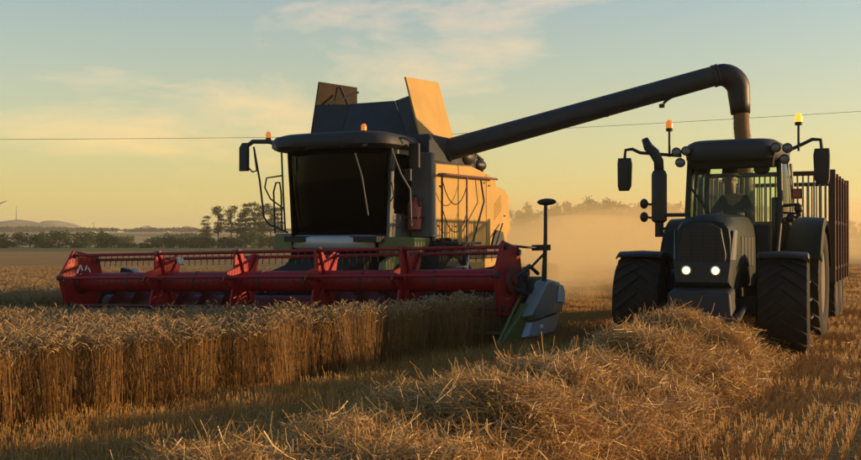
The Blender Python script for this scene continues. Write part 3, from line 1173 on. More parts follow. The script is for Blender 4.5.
rod(C, 'stay_rod', [(1.66, 6.15, 3.1), (1.68, 6.3, 2.6), (1.9, 5.1, 1.6), (2.0, 4.7, 1.4)], .024, 'dgrey')
rod(C, 'stay_rod', [(1.62, 7.6, 2.1), (1.8, 6.7, 1.55)], .02, 'dgrey')
rod(C, 'stay_rod', [(1.9, 4.9, 1.6), (2.0, 4.6, 1.2), (2.05, 4.4, .8)], .035, 'silver')
for k in range(4):
    b = MB()
    b.box(1.85, 2.25, 4.05 - .16 * k, 4.25 - .16 * k, 1.42 - .3 * k, 1.46 - .3 * k)
    b.build('step', M['steel'], C, 0, .006)

# grain tank ------------------------------------------------------------
b = MB()
b.box(-1.55, 1.38, 4.0, 6.6, 3.40, 3.98)
b.build('grain_tank', M['tank'], C, 30, .03)


def flap(name, q, m, t=.035, rim=True):
    """folding tank flap: a solid sheet between four corners with a bent edge"""
    q = [Vector(p) for p in q]
    nrm = (q[1] - q[0]).cross(q[3] - q[0]).normalized() * t
    b = MB()
    b.hexa([*q, *[p + nrm for p in q]])
    o = b.build(name, M[m], C, 20, .008)
    return o


flap('tank_flap', [(-1.92, 4.40, 3.98), (-1.86, 6.45, 3.98), (-1.80, 6.35, 5.50), (-1.88, 4.72, 5.42)], 'flapin')
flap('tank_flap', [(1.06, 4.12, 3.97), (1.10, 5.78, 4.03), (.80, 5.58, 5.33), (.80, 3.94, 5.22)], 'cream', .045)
# the folded front wall, three facets like a concertina
for q in ([(-1.86, 4.42, 3.96), (-.9, 4.15, 3.96), (-1.15, 4.95, 4.86), (-1.84, 4.62, 4.86)],
          [(-.9, 4.15, 3.96), (.75, 4.15, 3.96), (.05, 4.95, 4.86), (-1.15, 4.95, 4.86)],
          [(.75, 4.15, 3.96), (1.05, 4.25, 3.96), (.84, 4.40, 4.90), (.05, 4.95, 4.86)]):
    flap('tank_front_sheet', q, 'tank')
flap('tank_rear_sheet', [(-1.84, 6.4, 3.97), (1.05, 6.0, 3.97), (.82, 5.8, 4.80), (-1.80, 6.3, 4.80)], 'tank')
b = MB()
b.tube([(-1.70, 4.9, 4.9), (-1.3, 5.6, 5.25)], .03, 6)
b.tube([(-1.76, 5.5, 5.40), (-1.3, 5.5, 4.5)], .03, 6)
b.build('flap_stay', M['dgrey'], C, 40)

# unloading auger -------------------------------------------------------
A0 = Vector((1.15, 5.0, 3.66))
A1 = Vector((6.90, 7.0, 5.28))
dirA = (A1 - A0).normalized()
b = MB()
b.tube([A0 - dirA * .25, A0, A0 + (A1 - A0) * .5, A1], [.24, .245, .23, .215], 24)
ag = b.build('unloading_auger', M['dgrey'], C, 40)
for f_, rr in ((.015, .275), (.03, .275), (.60, .238), (.985, .245), (.998, .245)):
    p = A0 + (A1 - A0) * f_
    MB().tube([p - dirA * .025, p + dirA * .025], rr, 24).build('flange', M['dgrey'], ag, 40)
dh = Vector((dirA.x, dirA.y, 0)).normalized()
P, rr = [], []
for k in range(9):
    t = k / 8
    an = math.asin(dirA.z) - t * R(104)
    if k == 0:
        p = A1.copy()
    else:
        p = P[-1] + (dh * math.cos(an) + Vector((0, 0, math.sin(an)))) * .085
    P.append(p)
    rr.append(.225 + .02 * math.sin(t * math.pi))
P.append(P[-1] + Vector((.02, 0, -.22)))
rr.append(.21)
P.append(P[-1] + Vector((.015, 0, -.22)))
rr.append(.195)
b = MB()
b.tube(P, rr, 20, False)
b.build('spout', M['black'], ag, 40, solid=.02)
SPOUT = P[-1]
p = A0 + (A1 - A0) * .83 + Vector((0, -.1, -.24))
b = MB()
b.tube([p + Vector((.12, 0, .06)), p, p + Vector((-.12, 0, -.09))], .028, 8)
b.lathe([(.02, -.04), (.06, -.04), (.065, .03), (.01, .05)], 12, 'z', tuple(p + Vector((-.15, 0, -.14))))
b.build('auger_lamp', M['black'], ag, 40)
b = MB()
b.tube([A0 + Vector((-.15, .05, -.5)), A0 + Vector((-.12, .03, -.1)), A0 + dirA * .1], [.30, .30, .26], 20)
b.build('auger_elbow', M['dgrey'], C, 40)
# seam, clamps and hose along the tube
nA = Vector((0, 0, 1)) - dirA * dirA.z
nA.normalize()
MB().tube([A0 + dirA * .3 + nA * .243, A0 + (A1 - A0) * .5 + nA * .231, A1 - dirA * .15 + nA * .217], .012, 6).build('seam', M['dgrey'], ag, 50)
sA = dirA.cross(nA).normalized()
if sA.y > 0:
    sA = -sA
P = []
for k in range(25):
    t = k / 24
    P.append(A0 + (A1 - A0) * (.05 + .76 * t) + sA * (.225 - .02 * t) - nA * (.11 + .018 * math.sin(t * 31)))
MB().tube(P, .016, 6).build('hose', M['black'], ag, 50)
for f_ in (.2, .4, .8):
    p = A0 + (A1 - A0) * f_
    MB().tube([p - dirA * .015, p + dirA * .015], .243 - .018 * f_, 24).build('clamp', M['dgrey'], ag, 40)
# engine bay clutter behind the auger root
b = MB()
b.ball((1.35, 6.0, 3.62), (.18, .32, .20), 12, 6)
b.tube([(1.3, 5.4, 3.4), (1.38, 5.7, 3.85), (1.38, 6.2, 3.80), (1.3, 6.5, 3.4)], .08, 8)
b.tube([(1.3, 6.3, 3.3), (1.36, 6.5, 3.72), (1.36, 6.9, 3.62), (1.3, 7.0, 3.3)], .06, 8)
b.ball((1.36, 6.75, 3.48), (.16, .28, .14), 12, 6)
b.box(.85, 1.35, 6.5, 6.9, 3.3, 3.50)
b.build('engine_pipework', M['black'], C, 40, .01)
b = MB()
b.lathe([(.07, 3.3), (.07, 3.72), (.13, 3.74), (.13, 3.92), (.05, 3.96)], 16, 'z', (1.0, 6.0, 0))
b.build('air_intake', M['dgrey'], C, 40)

# fire extinguisher on the bulkhead
b = MB()
FE = empty('fire_extinguisher', (*to_world(OC, 1.23, 3.60), 0), (0, 0, -PSI))
tag(FE, 'red fire extinguisher mounted beside the combine cab door', 'extinguisher')
b.lathe([(.10, 1.90), (.15, 1.93), (.155, 2.4), (.13, 2.5), (.05, 2.56), (.04, 2.60), (.01, 2.60)], 20, 'z')
b.build('cylinder', M['extred'], FE, 40)
MB().tube([(0, 0, 2.58), (0, -.03, 2.64), (.1, -.06, 2.62), (.16, -.06, 2.4)], .018, 8).build('hose', M['black'], FE, 40)
MB().box(-.155, .155, -.16, .17, 2.15, 2.19).build('strap', M['black'], FE, 30, .004)

# ------------------------------------------------------------------ header
TILT = R(1.25)
Hd = empty('combine_header', (OC[0], OC[1], 0), (0, -TILT, -PSI))
tag(Hd, 'wide red combine header with tined reel cutting into the wheat', 'header')
RZ, RRAD = .94, .58
b = MB()
b.tube([(-4.5, 0, RZ), (-2, 0, RZ), (1, 0, RZ), (4.8, 0, RZ)], .188, 28)
tb = b.build('reel_tube', M['red'], Hd, 50)
for x in (-3.2, -1.55, -.05, .95, 2.1, 3.5):
    MB().tube([(x - .03, 0, RZ), (x + .03, 0, RZ)], .198, 28).build('joint_ring', M['reddark'], tb, 40)
angs = [70, 130, 190, 250, 310, 10]
tine_b = MB()
for i in range(63):
    x = -4.40 + i * .146
    tine_b.tube([(x, 0, -.02), (x + .004, -.02, -.13), (x, -.01, -.14)], [.008, .007, .004], 5, True)
tine_me = tine_b.mesh('tines', M['black'], 50)
for a in angs:
    y, z = -math.cos(R(a)) * RRAD, RZ + math.sin(R(a)) * RRAD
    bt = MB().tube([(-4.5, y, z), (4.75, y, z)], .030, 12).build('reel_bat', M['red' if a in (70, 10, 130) else 'reddark'], Hd, 50)  # lower and rear bats: shade put into a darker red
    tn = inst('tines', tine_me, bt, (0, y, z))
    tag(tn, kind='stuff')


def star(x, t, rad, hole=False):
    poly = []
    for i, a in enumerate(sorted(angs)):
        for da, r_ in ((-7, rad), (7, rad), (30, rad * .62)):
            q = R(a + da)
            poly.append((-math.cos(q) * r_, RZ + math.sin(q) * r_))
    b = MB()
    b.prism(poly, 'x', x - t, x + t)
    # flanged edge on each arm gives the bracket its depth
    for a in angs:
        q = R(a)
        c, s = -math.cos(q), math.sin(q)
        b.tube([(x + .05, c * .17, RZ + s * .17), (x + .05, c * (rad - .03), RZ + s * (rad - .03))], .028, 6)
    o = b.build('reel_spider', M['red'], Hd, 25, .006)
    for a in angs:
        q = R(a)
        MB().tube([(x - .07, -math.cos(q) * RRAD, RZ + math.sin(q) * RRAD), (x + .07, -math.cos(q) * RRAD, RZ + math.sin(q) * RRAD)], .05, 10).build('bearing', M['reddark'], o, 40)
    return o


for x in (-2.36, -.48, 1.27, 2.97):
    star(x, .022, .63)


def end_plate(x, s):
    """big end plate of the reel, a solid hexagon with a rolled edge and decals"""
    poly = [(-math.cos(R(a)) * .66 * (.92 if abs(math.cos(R(a))) > .8 else 1.0), RZ + math.sin(R(a)) * .66) for a in sorted(angs)]
    b = MB()
    b.prism(poly, 'x', x - .025, x + .025)
    pts = [(x, *p) for p in poly] + [(x, *poly[0]), (x, *poly[1])]
    b.tube(pts, .035, 8)
    o = b.build('reel_end_plate', M['red'], Hd, 30, .005)
    MB().lathe([(.22, x - .09), (.24, x - .05), (.24, x + .05), (.22, x + .09), (.08, x + .09), (.08, x + .13)], 24, 'x', (0, 0, RZ)).build('end_hub', M['reddark'], o, 40)
    for a in angs:
        q = R(a)
        MB().tube([(x - .06, -math.cos(q) * RRAD, RZ + math.sin(q) * RRAD), (x + .07, -math.cos(q) * RRAD, RZ + math.sin(q) * RRAD)], .055, 10).build('bearing', M['dgrey'], o, 40)
    return o


lp = end_plate(-4.52, -1)
rp = end_plate(4.80, 1)
# pale lettering strokes and an orange label on the end plate, as far as they can be made out
xd = -4.52 + .028
b = MB()
for (y0, z0, y1, z1) in ((-.17, 1.13, -.07, 1.29), (-.07, 1.29, .0, 1.13), (.04, 1.14, .10, 1.28), (.13, 1.24, .2, 1.14)):
    d = Vector((0, y1 - y0, z1 - z0)).normalized()
    n_ = Vector((0, -d.z, d.y)) * .018
    p, q = Vector((xd, y0, z0)), Vector((xd, y1, z1))
    ex = Vector((.004, 0, 0))
    b.hexa([p - n_, q - n_, q + n_, p + n_, p - n_ + ex, q - n_ + ex, q + n_ + ex, p + n_ + ex])
b.build('lettering', M['white'], lp, 0)
MB().box(xd, xd + .004, -.14, .10, 1.44, 1.49).build('label_strip', M['orange'], lp, 0)
# header trough: back wall, floor, top beam, crop auger, cutter bar
b = MB()
b.prism([(-.30, .10), (.30, .06), (1.10, .12), (1.28, .35), (1.28, .86), (1.24, .86), (1.24, .36), (1.08, .16), (.30, .10), (-.30, .13)], 'x', -4.6, 4.9)
b.build('trough', M['black'], Hd, 30)
b = MB()
b.box(-4.6, 4.9, 1.18, 1.32, .84, .96)
b.build('top_beam', M['olive'], Hd, 30, .02)
b = MB()
b.tube([(-4.55, .75, .46), (4.8, .75, .46)], .19, 20)
for s in (-1, 1):
    rin, rout = [], []
    for k in range(161):
        t = k / 160
        x = s * ((4.75 if s > 0 else 4.5) - 3.7 * t)
        an = t * 2 * math.pi * 6.5 * s
        rin.append((x, .75 + .18 * math.cos(an), .46 + .18 * math.sin(an)))
        rout.append((x, .75 + .33 * math.cos(an), .46 + .33 * math.sin(an)))
    b.sheet([rin, rout])
b.build('crop_auger', M['reddark'], Hd, 40)
b = MB()
b.box(-4.6, 4.9, -.42, -.28, .09, .13)
for k in range(92):
    x = -4.5 + k * .102
    b.add([(x - .02, -.42, .12), (x + .02, -.42, .12), (x, -.56, .105), (x - .02, -.42, .09), (x + .02, -.42, .09)], [(0, 1, 2), (3, 2, 4), (0, 2, 3), (1, 4, 2)])
tag(b.build('cutter_bar', M['steel'], Hd, 0), kind='stuff')
# reel arms and cylinders
for x, s in ((-4.40, 1), (4.70, -1)):
    b = MB()
    b.hexa([(x - .05, 1.25, .78), (x + .05, 1.25, .78), (x + .05, 1.25, .94), (x - .05, 1.25, .94),
            (x - .05, -.05, RZ - .05), (x + .05, -.05, RZ - .05), (x + .05, -.05, RZ + .06), (x - .05, -.05, RZ + .06)])
    b.build('reel_arm', M['dgrey'], Hd, 30, .01)
    rod(Hd, 'reel_cylinder', [(x + s * .12, 1.2, .55), (x + s * .12, .35, RZ - .02)], .035, 'steel')
b = MB()
b.obox((-4.15, .95, 1.10), (.35, .16, .14), (0, .3, .2))
b.obox((-3.95, .95, 1.08), (.08, .12, .2), (0, -.5, 0), 1)
b.build('hose_bracket', [M['black'], M['silver']], Hd, 30, .015)
b = MB()
b.obox((-2.02, .05, 1.34), (.05, .16, .16), (0, -.35, 0))
b.build('reflector', M['silver'], Hd, 30, .01)
# left end panel with its divider
b = MB()
b.prism([(-.9, .05), (-.1, .35), (.5, .62), (1.3, .92), (1.4, .8), (1.4, .1), (.3, .05)], 'x', -4.80, -4.68)
b.build('end_panel', M['dgrey'], Hd, 30, .03)
# right crop divider and side shield
sh = empty('side_shield', (0, 0, 0), (0, 0, 0), Hd)


def shell(poly, x0, x1, bulge):
    """curved shield: the outline swelling outwards"""
    cy = sum(p[0] for p in poly) / len(poly)
    cz = sum(p[1] for p in poly) / len(poly)
    rings = []
    for k, x in ((1.0, x0), (1.0, x0 + (x1 - x0) * .55), (.96, x0 + (x1 - x0) * .85), (.93, x1), (.88, x1 + bulge)):
        rings.append([(x, cy + (p[0] - cy) * k, cz + (p[1] - cz) * k) for p in poly])
    return MB().loft(rings)


DZ = -.10
upper = [(-.05, .46), (.28, .66), (.80, .99), (1.1, 1.02), (1.52, .97), (1.76, .82), (1.70, .56), (1.64, .42), (.9, .40), (.2, .36)]
upper = [(y, z + DZ) for y, z in upper]
shell(upper, 4.97, 5.16, .02).build('upper_cover', M['shield'], sh, 45, .012)
lower = [(.12, .33), (.9, .37), (1.60, .39), (1.50, .22), (1.30, .09), (.36, .06), (-.1, .10)]
lower = [(y, z + DZ + .02) for y, z in lower]
shell(lower, 4.98, 5.12, .02).build('lower_cover', M['silver'], sh, 45, .012)
b = MB()
b.prism([(1.30, .62 + DZ), (1.40, .90 + DZ), (1.56, .90 + DZ), (1.68, .78 + DZ), (1.64, .58 + DZ)], 'x', 5.181, 5.20)
b.build('lit_face_strip', M['white'], sh, 30, .004)  # added white strip: light on the right face put into the colour
b = MB()
b.ball((5.15, .55, .24 + DZ), (.03, .05, .05), 10, 6)
b.build('cover_latch', M['white'], sh, 40)
# divider nose: long green wedge pointing forward into the crop edge
b = MB()
b.hexa([(4.93, -.85, -.06), (4.99, -.85, -.06), (5.06, .35, .0), (4.88, .35, .0), (4.93, -.85, -.01), (4.99, -.85, -.01), (5.05, .25, .56), (4.90, .25, .56)])
b.build('divider_nose', M['olive'], Hd, 30, .02)
rod(Hd, 'divider_rod', [(4.96, -.95, -.02), (4.93, -.3, .36), (4.86, .4, .70), (4.72, 1.1, .86)], .025, 'olive')
# marker post with an oval head
b = MB()
b.tube([(5.08, .86, .62), (5.09, .90, .95), (5.10, .98, 1.6), (5.10, 1.03, 2.20)], [.05, .045, .032, .03], 10)
b.ball((5.12, 1.03, 2.24), (.175, .10, .06), 16, 8)
b.build('marker_post', M['black'], Hd, 40)
rod(Hd, 'post_stay', [(5.09, .94, 1.36), (4.98, .62, 1.15), (4.86, .3, 1.02)], .022, 'dgrey')
b = MB()
b.obox((4.93, .42, 1.02), (.12, .28, .14), (.5, 0, .2))
b.obox((4.96, .55, .80), (.10, .16, .30), (.3, 0, 0))
b.tube([(4.86, .1, .98), (4.98, .5, 1.16), (5.0, .85, 1.02)], .035, 8)
b.tube([(4.90, .0, .8), (4.96, .6, .66), (5.0, .9, .5)], .03, 8)
b.lathe([(.05, 4.84), (.15, 4.86), (.15, 4.93), (.05, 4.95)], 18, 'x', (0, .30, .86))
b.build('reel_drive', M['dgrey'], Hd, 40, .008)
b = MB()
b.tube([(4.75, .30, 1.50), (4.9, .62, 1.47), (5.0, .9, 1.46)], .022, 8)
b.obox((5.02, .98, 1.46), (.32, .1, .10), (0, 0, .4))
b.build('marker_paddle', M['black'], Hd, 30, .02)


# ------------------------------------------------------------------ tractor
T = empty('tractor', (OT[0], OT[1], 0), (0, 0, -PSI))
tag(T, 'dark green tractor with lit headlamps driving beside the combine', 'tractor')
for sx in (-1, 1):
    wf_ = wheel(T, sx * 1.04 - .10, 0, .71, .72, .72, 20, sx)
    wf_.rotation_euler = (0, 0, R(5))
    wheel(T, sx * .95, 2.85, .97, .985, .68, 22, sx)
# chassis, axles, gearbox
b = MB()
b.box(-.28, .28, -1.0, 2.4, .62, 1.05)
b.box(-.62, .62, -.14, .14, .58, .86)
b.box(-.40, .40, 1.6, 3.3, .6, 1.25)
b.box(-.62, .62, 2.66, 3.04, .80, 1.14)
b.build('chassis', M['black'], T, 30, .03)
# front linkage and weight block
b = MB()
b.hexa([(-.46, -1.50, .52), (.46, -1.50, .52), (.46, -1.02, .50), (-.46, -1.02, .50), (-.42, -1.48, .98), (.42, -1.48, .98), (.42, -1.02, 1.05), (-.42, -1.02, 1.05)])
b.build('front_weight', M['dgrey'], T, 30, .05, 3)
for x in (-.52, .52):
    rod(T, 'linkage_arm', [(x, -.95, .75), (x * 1.02, -1.55, .62), (x * 1.02, -1.8, .66)], .045, 'black')


# hood: lofted from the nose back to the cab
def hood_ring(y, w, zt, zb, nose=0):
    pts = []
    for u, v in ((-1, 0), (-1.02, .35), (-1.0, .68), (-.93, .86), (-.74, .965), (-.35, 1.0), (0, 1.01), (.35, 1.0), (.74, .965), (.93, .86), (1.0, .68), (1.02, .35), (1, 0)):
        pts.append((u * w, y + nose * (1 - v) * -.12, zb + (zt - zb) * v))
    return pts


b = MB()
b.loft([hood_ring(-1.13, .30, 1.86, 1.18, 1), hood_ring(-1.10, .37, 1.97, 1.10, 1), hood_ring(-.98, .40, 2.04, 1.02, 1), hood_ring(-.5, .395, 2.07, 1.0), hood_ring(.3, .385, 2.09, 1.0), hood_ring(1.28, .38, 2.10, 1.0)])
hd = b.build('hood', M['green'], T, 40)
# grille insert and headlamps
b = MB()
b.prism([(-.30, 1.12), (-.33, 1.50), (-.26, 1.86), (-.12, 1.93), (.12, 1.93), (.26, 1.86), (.33, 1.50), (.30, 1.12)], 'y', -1.225, -1.02)
gr_ = b.build('grille', M['black'], hd, 30, .02)
b = MB()
for i in range(9):
    z = 1.42 + i * .05
    b.box(-.27, .27, -1.238, -1.226, z, z + .014)
for x in (-.16, 0, .16):
    b.box(x - .008, x + .008, -1.244, -1.239, 1.40, 1.86)
tag(b.build('grille_mesh', M['dgrey'], hd, 0), kind='stuff')
b = MB()
b.prism([(-.36, 1.10), (-.40, 1.42), (-.31, 1.40), (.31, 1.40), (.40, 1.42), (.36, 1.10)], 'y', -1.250, -1.05)
b.build('lamp_housing', M['dgrey'], hd, 30, .02)
for x in (-.205, .195):
    b = MB()
    b.lathe([(.072, -1.253), (.072, -1.275), (.056, -1.278), (.052, -1.262)], 20, 'y', (x, 0, 1.275))
    hl = b.build('headlamp', M['steel'], hd, 30)
    b = MB()
    b.lathe([(.001, -1.272), (.04, -1.268), (.05, -1.262), (.05, -1.258)], 20, 'y', (x, 0, 1.275))
    b.build('lens', M['headlit'], hl, 40)
# silver trim down both cheeks of the nose
for s in (-1, 1):
    b = MB()
    b.hexa([(s * .375, -1.19, 1.42), (s * .41, -1.15, 1.42), (s * .43, -1.02, 1.42), (s * .40, -1.06, 1.42),
            (s * .405, -1.05, 1.84), (s * .425, -1.02, 1.84), (s * .435, -.9, 1.84), (s * .41, -.92, 1.84)])
    b.build('nose_trim', M['grey'], hd, 30, .006)
    for k in range(4):
        b = MB()
        b.box(s * .39, s * .408, -.35 + k * .32, -.10 + k * .32, 1.30, 1.75)
        b.build('side_vent', M['black'], hd, 0, .01)


# front and rear fenders
def fender(name, x0, x1, yc, zc, rad, a0, a1, m, drop=.035, n=14):
    rows_o, rows_i = [], []
    b = MB()
    rows = []
    for k in range(n + 1):
        a = R(a0 + (a1 - a0) * k / n)
        y, z = yc - math.cos(a) * rad, zc + math.sin(a) * rad
        yi, zi = yc - math.cos(a) * (rad - drop), zc + math.sin(a) * (rad - drop)
        rows.append([(x0, yi, zi), (x0 + .02, y, z), ((x0 + x1) / 2, y - math.cos(a) * .015, z + math.sin(a) * .015), (x1 - .02, y, z), (x1, yi, zi)])
    b.sheet(rows)
    return b.build(name, M[m], T, 45, solid=.025)


for s in (-1, 1):
    xa, xb = sorted((s * .60, s * 1.30))
    ff_ = fender('front_fender', xa, xb, 0, .71, .80, 66, 152, 'black')
    ff_.rotation_euler = (0, 0, R(5))
    ff_.location = Vector((s * 1.04 - .10, 0, 0)) - Matrix.Rotation(R(5), 3, 'Z') @ Vector((s * .95, 0, 0))
    rod(T, 'fender_stay', [(s * .62, .1, .9), (s * .60, .25, 1.35), (s * .8, .25, 1.50)], .03, 'black')
    xa, xb = sorted((s * .60, s * 1.31))
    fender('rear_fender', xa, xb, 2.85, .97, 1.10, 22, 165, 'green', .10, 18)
    b = MB()
    b.prism([(1.95, 1.05), (1.88, 1.55), (2.05, 1.95), (2.45, 2.05), (3.2, 2.05), (3.5, 1.8), (3.5, 1.1)], 'x', s * .58, s * .66)
    b.build('fender_side', M['green'], T, 30, .03)

# cab: floor, pillars, panes, roof
b = MB()
b.box(-.66, .66, 1.30, 3.05, 1.05, 1.28)
b.box(-.60, .60, 1.30, 1.45, 1.28, 1.95)
b.build('cab_floor', M['black'], T, 30, .04)
base = {('A', s): Vector((s * .66, 1.38, 1.30)) for s in (-1, 1)}
top = {('A', s): Vector((s * .71, 1.50, 3.03)) for s in (-1, 1)}
base.update({('B', s): Vector((s * .74, 2.25, 1.25)) for s in (-1, 1)})
top.update({('B', s): Vector((s * .74, 2.25, 3.03)) for s in (-1, 1)})
base.update({('C', s): Vector((s * .68, 3.08, 1.75)) for s in (-1, 1)})
top.update({('C', s): Vector((s * .70, 2.98, 3.03)) for s in (-1, 1)})
for key in base:
    r_ = {'A': .045, 'B': .03, 'C': .05}[key[0]]
    mid = (base[key] + top[key]) / 2 + Vector((key[1] * .05, -.03 if key[0] == 'A' else 0, 0))
    rod(T, 'cab_pillar', [base[key], mid, top[key]], r_, 'black')


def pane(name, a, b_, m='trglass', bow=Vector((0, 0, 0))):
    """glass between two pillars, slightly bowed"""
    rows = []
    for j in range(7):
        v = j / 6
        p, q = base[a].lerp(top[a], v), base[b_].lerp(top[b_], v)
        k = 4 * v * (1 - v)
        ea = Vector((a[1] * .05, -.03 if a[0] == 'A' else 0, 0)) * k
        eb = Vector((b_[1] * .05, -.03 if b_[0] == 'A' else 0, 0)) * k
        rows.append([p.lerp(q, i / 8) + ea.lerp(eb, i / 8) + bow * 4 * (i / 8) * (1 - i / 8) for i in range(9)])
    return MB().sheet(rows).build(name, M[m], T, 60, solid=.006)


pane('windscreen', ('A', -1), ('A', 1), bow=Vector((0, -.07, 0)))
pane('rear_window', ('C', -1), ('C', 1))
for s in (-1, 1):
    pane('side_window', ('A', s), ('B', s), bow=Vector((s * .03, 0, 0)))
    pane('side_window', ('B', s), ('C', s), bow=Vector((s * .02, 0, 0)))
b = MB()
b.loft([round_ring(-.02, 2.12, .765 * k, 1.02 * k, z, 32, 4.5) for z, k in ((2.98, .95), (3.03, 1.0), (3.18, 1.02), (3.28, .97), (3.33, .86), (3.345, .6))])
rf = b.build('cab_roof', M['dgrey'], T, 50)
b = MB()
b.hexa([(-.66, 1.30, 2.86), (.64, 1.30, 2.86), (.64, 1.36, 2.86), (-.66, 1.36, 2.86), (-.70, 1.22, 3.16), (.68, 1.22, 3.16), (.68, 1.3, 3.16), (-.70, 1.3, 3.16)])
b.build('sun_visor', M['black'], T, 30, .03, 3)
b = MB()
b.ball((.45, 1.42, 2.84), (.13, .03, .08), 14, 7)
b.build('interior_mirror', M['black'], T, 50)
# roof lamps at the corners
for s in (-1, 1):
    for k, (dx, z) in enumerate(((.70, 3.16), (.87, 3.15), (.82, 2.98))):
        b = MB()
        b.lathe([(.05, .10), (.075, .06), (.08, -.02), (.07, -.03), (.062, -.015)], 16, 'y', (s * dx, 1.15 + .05 * k, z))
        wl_ = b.build('work_lamp', M['black'], T, 40)
        b = MB()
        b.lathe([(.001, -.024), (.04, -.022), (.064, -.016), (.064, -.012)], 16, 'y', (s * dx, 1.15 + .05 * k, z))
        b.build('lens', M['lamp'], wl_, 40)
beacon(T, -1.02, 1.36, 3.09, False, .43)
beacon(T, 1.02, 1.36, 3.11, True, .41)
# mirrors on long arms
for s, xm, zt in ((-1, -1.80, 3.20), (1, 1.36, 3.24)):
    rod(T, 'mirror_arm', [(s * .82, 1.35, 3.10), (s * (abs(xm) - .28), 1.38, zt - .02), (s * (abs(xm) - .14), 1.40, zt + .05), (s * (abs(xm) - .02), 1.42, zt + .04), (xm, 1.42, zt - .12)], .028, 'black')
    b = MB()
    b.loft([round_ring(xm + s * .01, 1.42, .085, .05, zt - .66, 16, 3), round_ring(xm, 1.42, .115, .06, zt - .58, 16, 4), round_ring(xm - s * .005, 1.42, .125, .06, zt - .20, 16, 4), round_ring(xm, 1.42, .11, .05, zt - .10, 16, 4)])
    b.build('mirror', M['black'], T, 40)
# exhaust stack on the right of the machine
b = MB()
b.lathe([(.07, 1.75), (.07, 1.98), (.125, 2.02), (.125, 2.78), (.10, 2.84), (.07, 2.85)], 20, 'z', (-1.12, 1.05, 0))
ex = b.build('exhaust', M['black'], T, 40)
MB().tube([(-1.12, 1.05, 2.8), (-1.13, 1.05, 3.0), (-1.20, 1.05, 3.14), (-1.30, 1.05, 3.24), (-1.36, 1.05, 3.38)], [.075, .075, .08, .075, .05], 14, False).build('tail_pipe', M['black'], ex, 50, solid=.01)
b = MB()
b.box(-1.05, -.70, 1.0, 1.08, 2.08, 2.14)
b.box(-1.05, -.70, 1.0, 1.08, 1.86, 1.91)
b.build('bracket', M['black'], ex, 30, .008)
for z in (2.30, 2.08):
    b = MB()
    b.ball((-1.36, 1.0, z), (.07, .06, .085), 12, 7)
    b.tube([(-1.33, 1.02, z), (-1.15, 1.05, z - .03)], .02, 6)
    b.build('side_lamp', M['black'], T, 50)
# marker lamp cluster on the other side
b = MB()
b.box(.90, 1.06, 1.46, 1.54, 2.36, 2.52)
b.ball((1.0, 1.5, 2.20), (.07, .07, .08), 12, 7)
b.ball((.88, 1.5, 2.05), (.075, .07, .075), 12, 7)
b.tube([(.74, 1.5, 2.25), (1.0, 1.5, 2.27), (1.02, 1.5, 2.1), (.80, 1.5, 1.98)], .03, 8)
b.tube([(.74, 1.5, 2.14), (1.0, 1.5, 2.12)], .018, 8)
b.build('side_lamp', M['black'], T, 40)
b = MB()
b.box(.92, 1.04, 1.452, 1.459, 2.38, 2.50)
b.build('reflector', M['extred'], T, 0)
# wiper, steering wheel and seat
rod(T, 'wiper', [(-.28, 1.33, 2.0), (-.45, 1.33, 2.25), (-.68, 1.38, 2.58)], .018, 'black')
rod(T, 'wiper', [(-.34, 1.36, 2.95), (-.40, 1.36, 2.6)], .012, 'black')
b = MB()
ring = []
cw = Vector((-.08, 1.98, 2.08))
for k in range(25):
    a = 2 * math.pi * k / 24
    ring.append(cw + Vector((.19 * math.cos(a), .19 * math.sin(a) * .8, .19 * math.sin(a) * .6)))
b.tube(ring, .016, 6, False)
b.tube([cw, (-.08, 1.75, 1.7), (-.08, 1.65, 1.25)], [.03, .045, .06], 8)
b.tube([cw + Vector((-.19, 0, 0)), cw + Vector((.19, 0, 0))], .012, 6)
b.build('steering_wheel', M['black'], T, 50)
b = MB()
b.box(-.33, .17, 2.42, 2.92, 1.62, 1.74)
b.hexa([(-.31, 2.84, 1.74), (.15, 2.84, 1.74), (.15, 2.97, 1.74), (-.31, 2.97, 1.74), (-.25, 2.93, 2.40), (.09, 2.93, 2.40), (.09, 3.03, 2.40), (-.25, 3.03, 2.40)])
b.box(-.22, .06, 2.5, 2.85, 1.27, 1.62)
b.box(.22, .34, 2.25, 2.7, 1.7, 1.86)
b.build('driver_seat', M['inside'], T, 30, .04, 3)
b = MB()
b.box(.50, .60, 2.2, 2.3, 1.28, 2.42)
b.build('control_column', M['black'], T, 30, .02)
# steps and tanks between the wheels
for s in (-1, 1):
    b = MB()
    xa, xb = sorted((s * .55, s * 1.0))
    b.box(xa, xb, .98, 1.75, .55, 1.22)
    b.build('fuel_tank', M['black'], T, 30, .08, 3)
    for k in range(3):
        b = MB()
        xa, xb = sorted((s * (.98 + .02 * k), s * (1.2 - .02 * k)))
        b.box(xa, xb, 1.35, 1.75, .45 + .28 * k, .49 + .28 * k)
        b.build('step', M['dgrey'], T, 0, .006)
rod(T, 'drawbar', [(0, 3.2, .65), (0, 3.9, .58)], .06, 'steel')

